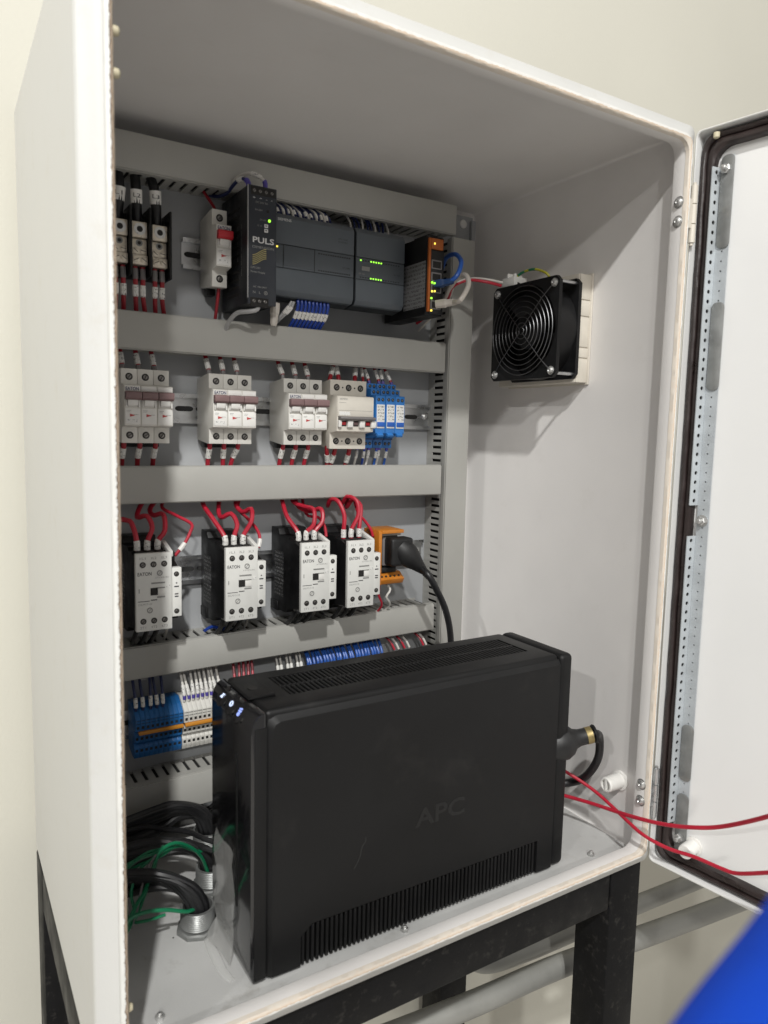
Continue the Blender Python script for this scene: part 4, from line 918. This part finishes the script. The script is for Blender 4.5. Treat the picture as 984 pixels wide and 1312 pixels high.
for k, (x, sl, mt) in enumerate(((336, -6, 'wire_red_dark'), (351, -5, 'wire_red_dark'), (357, -3, 'wire_navy'), (371, -10, 'wire_red_dark'))):
    wire(f'wire with a white marker entering the top of the blue relays, {"first second third fourth".split()[k]} from the left', [(x, 322, 560), (x+sl*.2, 323, 567), (x+sl*.7, 328, 580), (x+sl*1.2, 336, 598)], 1.9, mt, [FE(0, 6, 'violet_ferrule'), SL(9, 22)])
for k, (x, mt) in enumerate(((322, 'wire_white'), (333, 'wire_blue'), (340, 'wire_white'), (352, 'wire_blue_bright'), (356, 'wire_white'), (368, 'wire_blue_bright'))):
    wire(f'thin {"white" if "white" in mt else "blue"} wire below the blue relays, {"first second third fourth fifth sixth".split()[k]} from the left', [(x, 328, 480), (x, 328, 474), (x-1, 330, 462), (x-3+2*(k % 2), 336, 444)], 1.6, mt, [FE(0, 5, 'violet_ferrule', 1.5), SL(7, 16, 1.4)])

# ------------------------------------------------------------------ wires: contactor row
def cw(label, pts, r=2.75, mt='wire_red', sl=True): wire(label, pts, r, mt, [SL(-15, -5, 1.25, 'sleeve_print')] if sl else (), 'red wires of the contactors')
for i, (x0, nm) in enumerate(((18.2, 'first contactor'), (116.4, 'second contactor'), (208.6, 'third contactor'), (271.5, 'fourth contactor'))):
    T = [(x0+7.4+11.2*k, 282, 361) for k in range(3)]
    UP = [tuple(Vector(q)+Vector((0, 0, 14))) for q in T]
    if i == 0:
        cw(f'red wire curving into the left terminal of the {nm}', [(-20, 330, 398), (17.4, 300.0, 397.5), (23.3, 290.0, 391.6), UP[0], T[0]])
        cw(f'red wire with a kink into the middle terminal of the {nm}', [(58, 345, 425), (40.0, 325.0, 409.8), (32.9, 310.0, 398.4), (39.8, 296.0, 401.4), (43.1, 286.0, 389.4), UP[1], T[1]])
        cw(f'red wire with a kink into the right terminal of the {nm}', [(74, 345, 425), (51.3, 325.0, 407.6), (50.0, 310.0, 400.3), (57.7, 296.0, 402.4), (56.6, 286.0, 385.3), UP[2], T[2]])
        wire(f'thinner red wire bowing right to the coil of the {nm}', [(88, 345, 425), (63.6, 325.0, 409.0), (75.5, 310.0, 399.3), (89.8, 298.0, 390.2), (88.3, 296.0, 381.5), (79.9, 292.0, 368.2), (68.6, 290.0, 355.9)], 1.9, 'wire_red', [SL(-18, -8, 1.5, 'sleeve')])
    elif i == 1:
        cw(f'red wire slanting into the left terminal of the {nm}', [(120, 345, 425), (111.2, 322.0, 410.5), (116.1, 300.0, 394.2), UP[0], T[0]])
        cw(f'red wire with a kink into the middle terminal of the {nm}', [(142, 345, 425), (130.2, 322.0, 407.1), (127.5, 306.0, 394.9), (135.6, 294.0, 400.5), (140.3, 286.0, 388.3), UP[1], T[1]])
        cw(f'red wire with a kink into the right terminal of the {nm}', [(166, 345, 425), (151.6, 322.0, 409.2), (154.5, 306.0, 400.3), (160.6, 294.0, 405.1), (157.6, 286.0, 391.2), UP[2], T[2]])
        wire(f'thinner red wire curving to the coil of the {nm}', [(170, 345, 425), (155.7, 325.0, 404.0), (163.9, 315.0, 391.4), (170.0, 300.0, 379.6), (170.8, 292.0, 369.3), (167.3, 288.0, 358.8)], 1.9, 'wire_red', [SL(-11, -1, 1.5, 'sleeve')])
    elif i == 2:
        cw(f'red wire slanting into the left terminal of the {nm}', [(216, 345, 425), (211.8, 322.0, 412.3), (209.6, 300.0, 393.1), UP[0], T[0]])
        cw(f'red wire arching into the middle terminal of the {nm}', [(236, 345, 425), (226.8, 322.0, 409.8), (235.5, 306.0, 404.2), (241.7, 292.0, 401.5), (238.1, 284.0, 384.0), UP[1], T[1]])
        cw(f'red wire arching into the right terminal of the {nm}', [(244, 345, 425), (232.2, 322.0, 405.7), (244.0, 310.0, 397.5), (251.5, 292.0, 402.1), (249.8, 284.0, 387.4), UP[2], T[2]])
        wire(f'thinner red wire to the coil of the {nm}', [(248, 345, 425), (245.5, 322.0, 393.2), (256.3, 308.0, 389.3), (259.3, 296.0, 378.6), (257.6, 288.0, 366.9)], 1.9, 'wire_red')
    else:
        cw(f'red wire looping into the left terminal of the {nm}', [(288, 340, 408), (274.6, 318.0, 402.7), (272.8, 306.0, 412.0), (276.6, 294.0, 410.9), (280.5, 284.0, 394.0), UP[0], T[0]])
        cw(f'red wire looping high into the middle terminal of the {nm}', [(304, 345, 410), (295.2, 318.0, 405.1), (294.4, 302.0, 415.7), (301.6, 290.0, 410.6), (300.8, 284.0, 393.1), UP[1], T[1]])
        cw(f'red wire looping into the right terminal of the {nm}', [(318, 345, 408), (302.3, 318.0, 399.7), (304.7, 306.0, 411.0), (308.6, 292.0, 404.1), (303.3, 284.0, 385.0), UP[2], T[2]])
        wire(f'thinner red wire slanting to the coil of the {nm}', [(325, 345, 420), (320.0, 320.0, 393.7), (323.6, 305.0, 381.7), (326.9, 296.0, 372.2), (326.0, 288.0, 363.0)], 1.9, 'wire_red')
    for k in range(3):
        x = x0+7.4+11.2*k
        wire(f'black wire below the {ORD[k]} terminal of the {nm}', [(x, 285, 288), (x, 286, 278), (x+random.uniform(-2, 2), 300, 262), (x+random.uniform(-5, 5), 330, 245)], 2.8, 'wire_black', [FE(4, 10, 'wire_grey', 1.15)])
    wire(f'thin white wire under the auxiliary contact of the {nm}', [(x0+43, 300, 294), (x0+44, 302, 282), (x0+47, 312, 268), (x0+48, 335, 244)], 1.6, 'wire_white' if i != 3 else 'wire_grey', [SL(5, 16, 1.6, 'sleeve')])
wire('short blue wire end lying on the slotted duct between contactors', [(109.3, 312.0, 259.2), (120.8, 318.0, 261.1), (136.8, 325.0, 254.5), (150.4, 335.0, 256.4)], 2.0, 'wire_blue')
# plug and cable in the orange socket
t = thing('power_plug', 'black angled mains plug in the orange socket', 'plug', (0, 0, 0))
c = Vector((351, 276, 343)); 
ob('plug_face', MB().box(343, 377, 268, 291.5, 325, 362, 4, 3), 'black_soft', t)
mb = MB(); mb.lathe((366, 272, 342), (.62, -.38, -.68), [(-15, 9), (-12, 13.5), (-4, 16), (6, 16), (15, 13), (23, 9.6), (30, 7.2), (34, 6)], 20)
nb_ = Vector((.38, .92, 0)).normalized(); cc = Vector((366, 272, 342))
for v in mb.bm.verts: v.co -= nb_*((v.co-cc).dot(nb_))*.22
ob('plug_body', mb, 'black_soft', t)
mb = MB(); 
for i in range(4): mb.lathe(Vector((366, 272, 342))+Vector((.62, -.38, -.68)).normalized()*(34+i*3.2), (.62, -.38, -.68), [(0, 5.6), (2, 5.4)], 14)
ob('strain_relief', mb, 'black_soft', t)
s_ = Vector((366, 272, 342))+Vector((.62, -.38, -.68)).normalized()*30
wire('black mains cable curving down from the plug behind the power unit', [tuple(s_), (385.6, 245.0, 315.2), (398.0, 242.0, 293.9), (413.0, 242.0, 266.1), (425.1, 246.0, 231.7), (435.0, 255.0, 186.6)], 4.4, 'wire_black', cat='cable', name='cable', n=12)
wire('thin red wire under the orange socket', [(338, 300, 304), (342.1, 296.0, 295.9), (341.2, 296.0, 283.2), (348.9, 300.0, 266.7), (345, 320, 246)], 1.5, 'wire_red')
wire('thin white wire under the orange socket', [(350, 296, 300), (356.9, 292.0, 290.0), (351.0, 292.0, 279.9), (361.3, 300.0, 266.4), (358, 322, 246)], 1.6, 'wire_white')

# ------------------------------------------------------------------ wires: bottom terminals
for i, dx in enumerate((0, 8, 17, 24, 31)):
    x = 30+dx
    wire(f'{OW[i]} navy wire from the left above the blue terminal blocks', [(x, 318, 172), (x+.5, 320, 182), (x+random.uniform(-2, 2), 330, 205), (x, 340, 222)], 1.7, 'wire_navy', [SL(4, 15, 1.4)], 'navy wires above the blue terminal blocks')
for i in range(9):
    x = 85+i*5.5
    wire(f'{OW[i]} white wire from the left above the white terminal blocks', [(x+1, 318, 174), (x+1.2, 318, 182), (x-.5+random.uniform(-1.5, 1.5), 328, 205), (x-3, 338, 224)], 1.6, 'wire_white', [FE(3, 7, 'violet_ferrule', 1.25), SL(8, 20, 1.4)], 'white wires above the white terminal blocks')
for i in range(5):
    x = 150+i*6
    wire(f'{OW[i]} red wire from the left in the bunch behind the power unit', [(x, 322, 176), (x+.6, 322, 186), (x+2+random.uniform(-2, 2), 332, 208), (x+3, 340, 224)], 1.7, 'wire_red', [SL(8, 14, 1.35)] if i % 2 else (), 'red wires behind the power unit')
for i in range(6):
    x = 208+(i % 2)*5+(i//2)*14
    wire(f'{OW[i]} white wire from the left in the pairs behind the power unit', [(x, 322, 182), (x+.6, 322, 192), (x+1, 332, 212), (x+2, 340, 228)], 1.6, 'wire_white', [SL(8, 16, 1.4, 'sleeve')], 'white wires behind the power unit')
for i in range(24):
    x = 248+i*4.9+random.uniform(-.8, .8)
    wire(f'{OW[i]} bright blue wire from the left in the bunch behind the power unit', [(x, 318, 186), (x+.6, 318, 198+random.uniform(-2, 2)), (x+random.uniform(-2, 2), 332, 214), (x+1, 340, 230)], 2.0, 'wire_blue_bright', (), 'blue wires behind the power unit')
for i, (x, mt) in enumerate(((375, 'wire_red'), (382, 'wire_white'), (392, 'wire_red'), (400, 'wire_white'), (424, 'wire_red'), (429, 'wire_white'))):
    wire(('red' if 'red' in mt else 'white')+' wire at the right end of the bottom row', [(x+8, 318, 196), (x+4, 322, 206), (x-2, 332, 216), (x-5, 340, 232)], 1.6, mt, (), ('red' if 'red' in mt else 'white')+' wires at the right end of the bottom row')
for x, z in ((42, 196), (54, 198), (66, 199), (228, 205), (236, 206)):
    tag(ob('wire_tag', MB().box(x, x+9, 352.5, 353.5, z, z+9, .2), 'white'), 'small white adhesive number tag on the plate by the terminal wires', 'tag', 'white tags on the plate')

# ------------------------------------------------------------------ cables at the bottom left
def bunch(where, hub_, n, r, tgt, top, grp):
    hx, hy = hub_
    for i in range(n):
        a = 2*math.pi*i/n; ox, oy = 7.5*math.cos(a), 7.5*math.sin(a); j = lambda q: random.uniform(-q, q); lv = (i-(n-1)/2)
        p = [(hx+ox, hy+oy, 12), (hx+ox-1, hy+oy, 29), (hx+ox*.8-10, hy+oy*.8+2, top*.78+lv*1.2), (hx-34+j(4), hy+oy*.7+(tgt[1]-hy)*.25, top+lv*2.2+j(2)), (hx-66+j(5), hy+oy*.6+(tgt[1]-hy)*.6, top*.96+lv*3.0+j(3)), (tgt[0]+j(4), tgt[1]+oy*.6, tgt[2]+lv*3.6+j(3))]
        wire(f'thick black cable arching left out of the {where} conduit hub, {OW[i]} from below', p, r, 'wire_black', (), grp, 'cable', 'cable', 10, 6)
bunch('rear', H3, 9, 4.6, (-62, 276, 42), 58, 'black cables from the rear hub')
bunch('middle', H2, 7, 4.6, (-60, 240, 40), 54, 'black cables from the middle hub')
bunch('front', H1, 9, 4.3, (-62, 205, 46), 56, 'black cables from the front hub')
for k, (a, b) in enumerate((((44.7, 250.0, 57.9), (81.1, 200.0, 59.4)), ((46.1, 246.0, 45.9), (79.7, 196.0, 51.3)))):
    m_ = (Vector(a)+Vector(b))/2+Vector((0, 0, 4))
    wire(('upper' if k == 0 else 'lower')+' of two thin black cables running left from behind the power unit', [(-60, 280, 40), (Vector(a)+Vector((-30, 14, 2))), a, m_, b, (Vector(b)+Vector((50, -20, -16)))], 2.8, 'wire_black', (), None, 'cable', 'cable')
wire('thin black cable at the back wall near the rear hub', [(100, 335, 66), (110.2, 330.0, 29.4), (126.5, 328.0, 30.2), (160, 325, 70)], 3.0, 'wire_black', (), None, 'cable', 'cable')
g = 'wire_green'
wire('green wire arching from the middle hub to the left', [(H2[0]+4, H2[1]-6, 14), (79.1, 205.0, 19.9), (69.1, 200.0, 45.3), (55.4, 196.0, 62.8), (38.9, 192.0, 74.0), (23.6, 188.0, 72.2), (14.4, 180.0, 62.6), (2.3, 165.0, 50.3), (-11.5, 150.0, 43.8), (-23.5, 135.0, 33.8)], 1.9, g)
wire('green wire running level from the front hub to the left', [(H1[0]+2, H1[1]-4, 16), (H1[0]-2, H1[1]-6, 27), (36.1, 140.0, 31.0), (16.8, 138.0, 40.5), (-1.4, 138.0, 45.2), (-16.3, 135.0, 46.7), (-27.8, 130.0, 42.4)], 1.9, g)
wire('green wire hanging in a narrow loop at the left', [(38.4, 196.0, 70.4), (22.2, 192.0, 68.8), (3.9, 190.0, 68.6), (-7.6, 186.0, 66.1), (-14.9, 180.0, 59.5), (-16.2, 168.0, 46.6), (-18.1, 150.0, 34.2), (-24.3, 138.0, 28.3)], 1.7, g)
wire('thin pale green wire leaning beside the green ones', [(18.4, 186.0, 70.6), (7.1, 178.0, 61.8), (-1.4, 165.0, 51.5), (-8.2, 152.0, 41.4), (-16.8, 140.0, 32.1)], 1.1, 'grey_ferrule')
wire('second green wire hanging down to the floor at the left', [(28.3, 194.0, 72.7), (20.9, 190.0, 66.9), (13.1, 178.0, 55.8), (0.0, 162.0, 44.7), (-8.7, 150.0, 37.2), (-18.9, 140.0, 32.9), (-26.2, 132.0, 29.8)], 1.7, g)

wire('thin green wire bowing low beside the front hub cables', [(47.6, 200.0, 63.9), (30.9, 192.0, 69.6), (15.2, 186.0, 67.4), (-2.0, 178.0, 62.2), (-10.7, 166.0, 50.0), (-11.6, 150.0, 39.8), (-22.3, 140.0, 37.2)], 1.5, g)
wire('thin green wire in a tall loop next to the enclosure edge', [(25.6, 196.0, 69.0), (12.6, 194.0, 70.6), (-0.6, 190.0, 68.4), (-12.0, 186.0, 65.8), (-19.6, 172.0, 53.4), (-16.7, 150.0, 35.3), (-3.9, 140.0, 35.4), (14.6, 138.0, 36.5)], 1.5, g)
wire('thin green wire lying across the floor behind the front hub', [(84.3, 210.0, 40.8), (63.6, 204.0, 51.9), (44.3, 200.0, 64.9), (23.4, 194.0, 62.3), (3.9, 190.0, 62.0), (-13.6, 186.0, 61.4)], 1.7, g)

# ------------------------------------------------------------------ loose red wires to the door
wire('upper of the two loose red wires running out past the door', [(486.6, 130.0, 48.1), (509.9, 105.0, 45.2), (520.9, 70.0, 48.2), (523.3, 36.0, 53.6), (520.2, 0.0, 63.0), (521.9, -30.0, 70.7), (524.5, -62.0, 82.1), (528.3, -95.0, 98.3), (513.5, -150.0, 140.0), (489.9, -200.0, 185.7)], 2.3, 'wire_red', n=10)
wire('lower of the two loose red wires, sagging across the door corner', [(488.8, 135.0, 89.4), (510.5, 105.0, 76.1), (524.0, 74.0, 63.8), (525.6, 44.0, 55.1), (519.3, 14.0, 51.6), (517.3, -10.0, 48.0), (521.9, -38.0, 46.2), (529.2, -66.0, 48.8), (534.1, -95.0, 49.8), (534.6, -112.0, 53.8), (531.0, -145.0, 74.2), (521.3, -190.0, 105.3)], 2.1, 'wire_red', n=10)

# ------------------------------------------------------------------ blue cloth close to the lens
E1 = Vector((6.9, -430.9, 392.2)); E2 = Vector((-23.7, -429.0, 371.1)); dv = (E2-E1); fwd = Vector((26.4, -415.2, 350.7))-Vector((-65.1, -467.4, 424.6))
side = dv.cross(fwd).normalized()
if (Vector((-0.8, -437.6, 367.6))-E1).dot(side) < 0: side = -side
Rr = 46.0; pts = [E1-dv*1.2, E1-dv*.4, E1, (E1+E2)/2, E2, E2+dv*.6, E2+dv*1.6, E2+dv*2.6]
pts = [p_+side*Rr for p_ in pts]
mb = MB(); mb.tube(crom(pts, 6), lambda s_: Rr, 40, cap=False)
for v in mb.bm.verts:
    q = v.co*.02; v.co += side*1.6*noise.noise(q*1.3)+fwd.normalized()*3*noise.noise(q*2+Vector((3, 1, 7)))
bmesh.ops.solidify(mb.bm, geom=list(mb.bm.faces), thickness=1.5)
tag(ob('cloth_sleeve', mb, 'blue_cloth'), 'out of focus bright blue cloth close to the camera, bottom right corner', 'cloth')
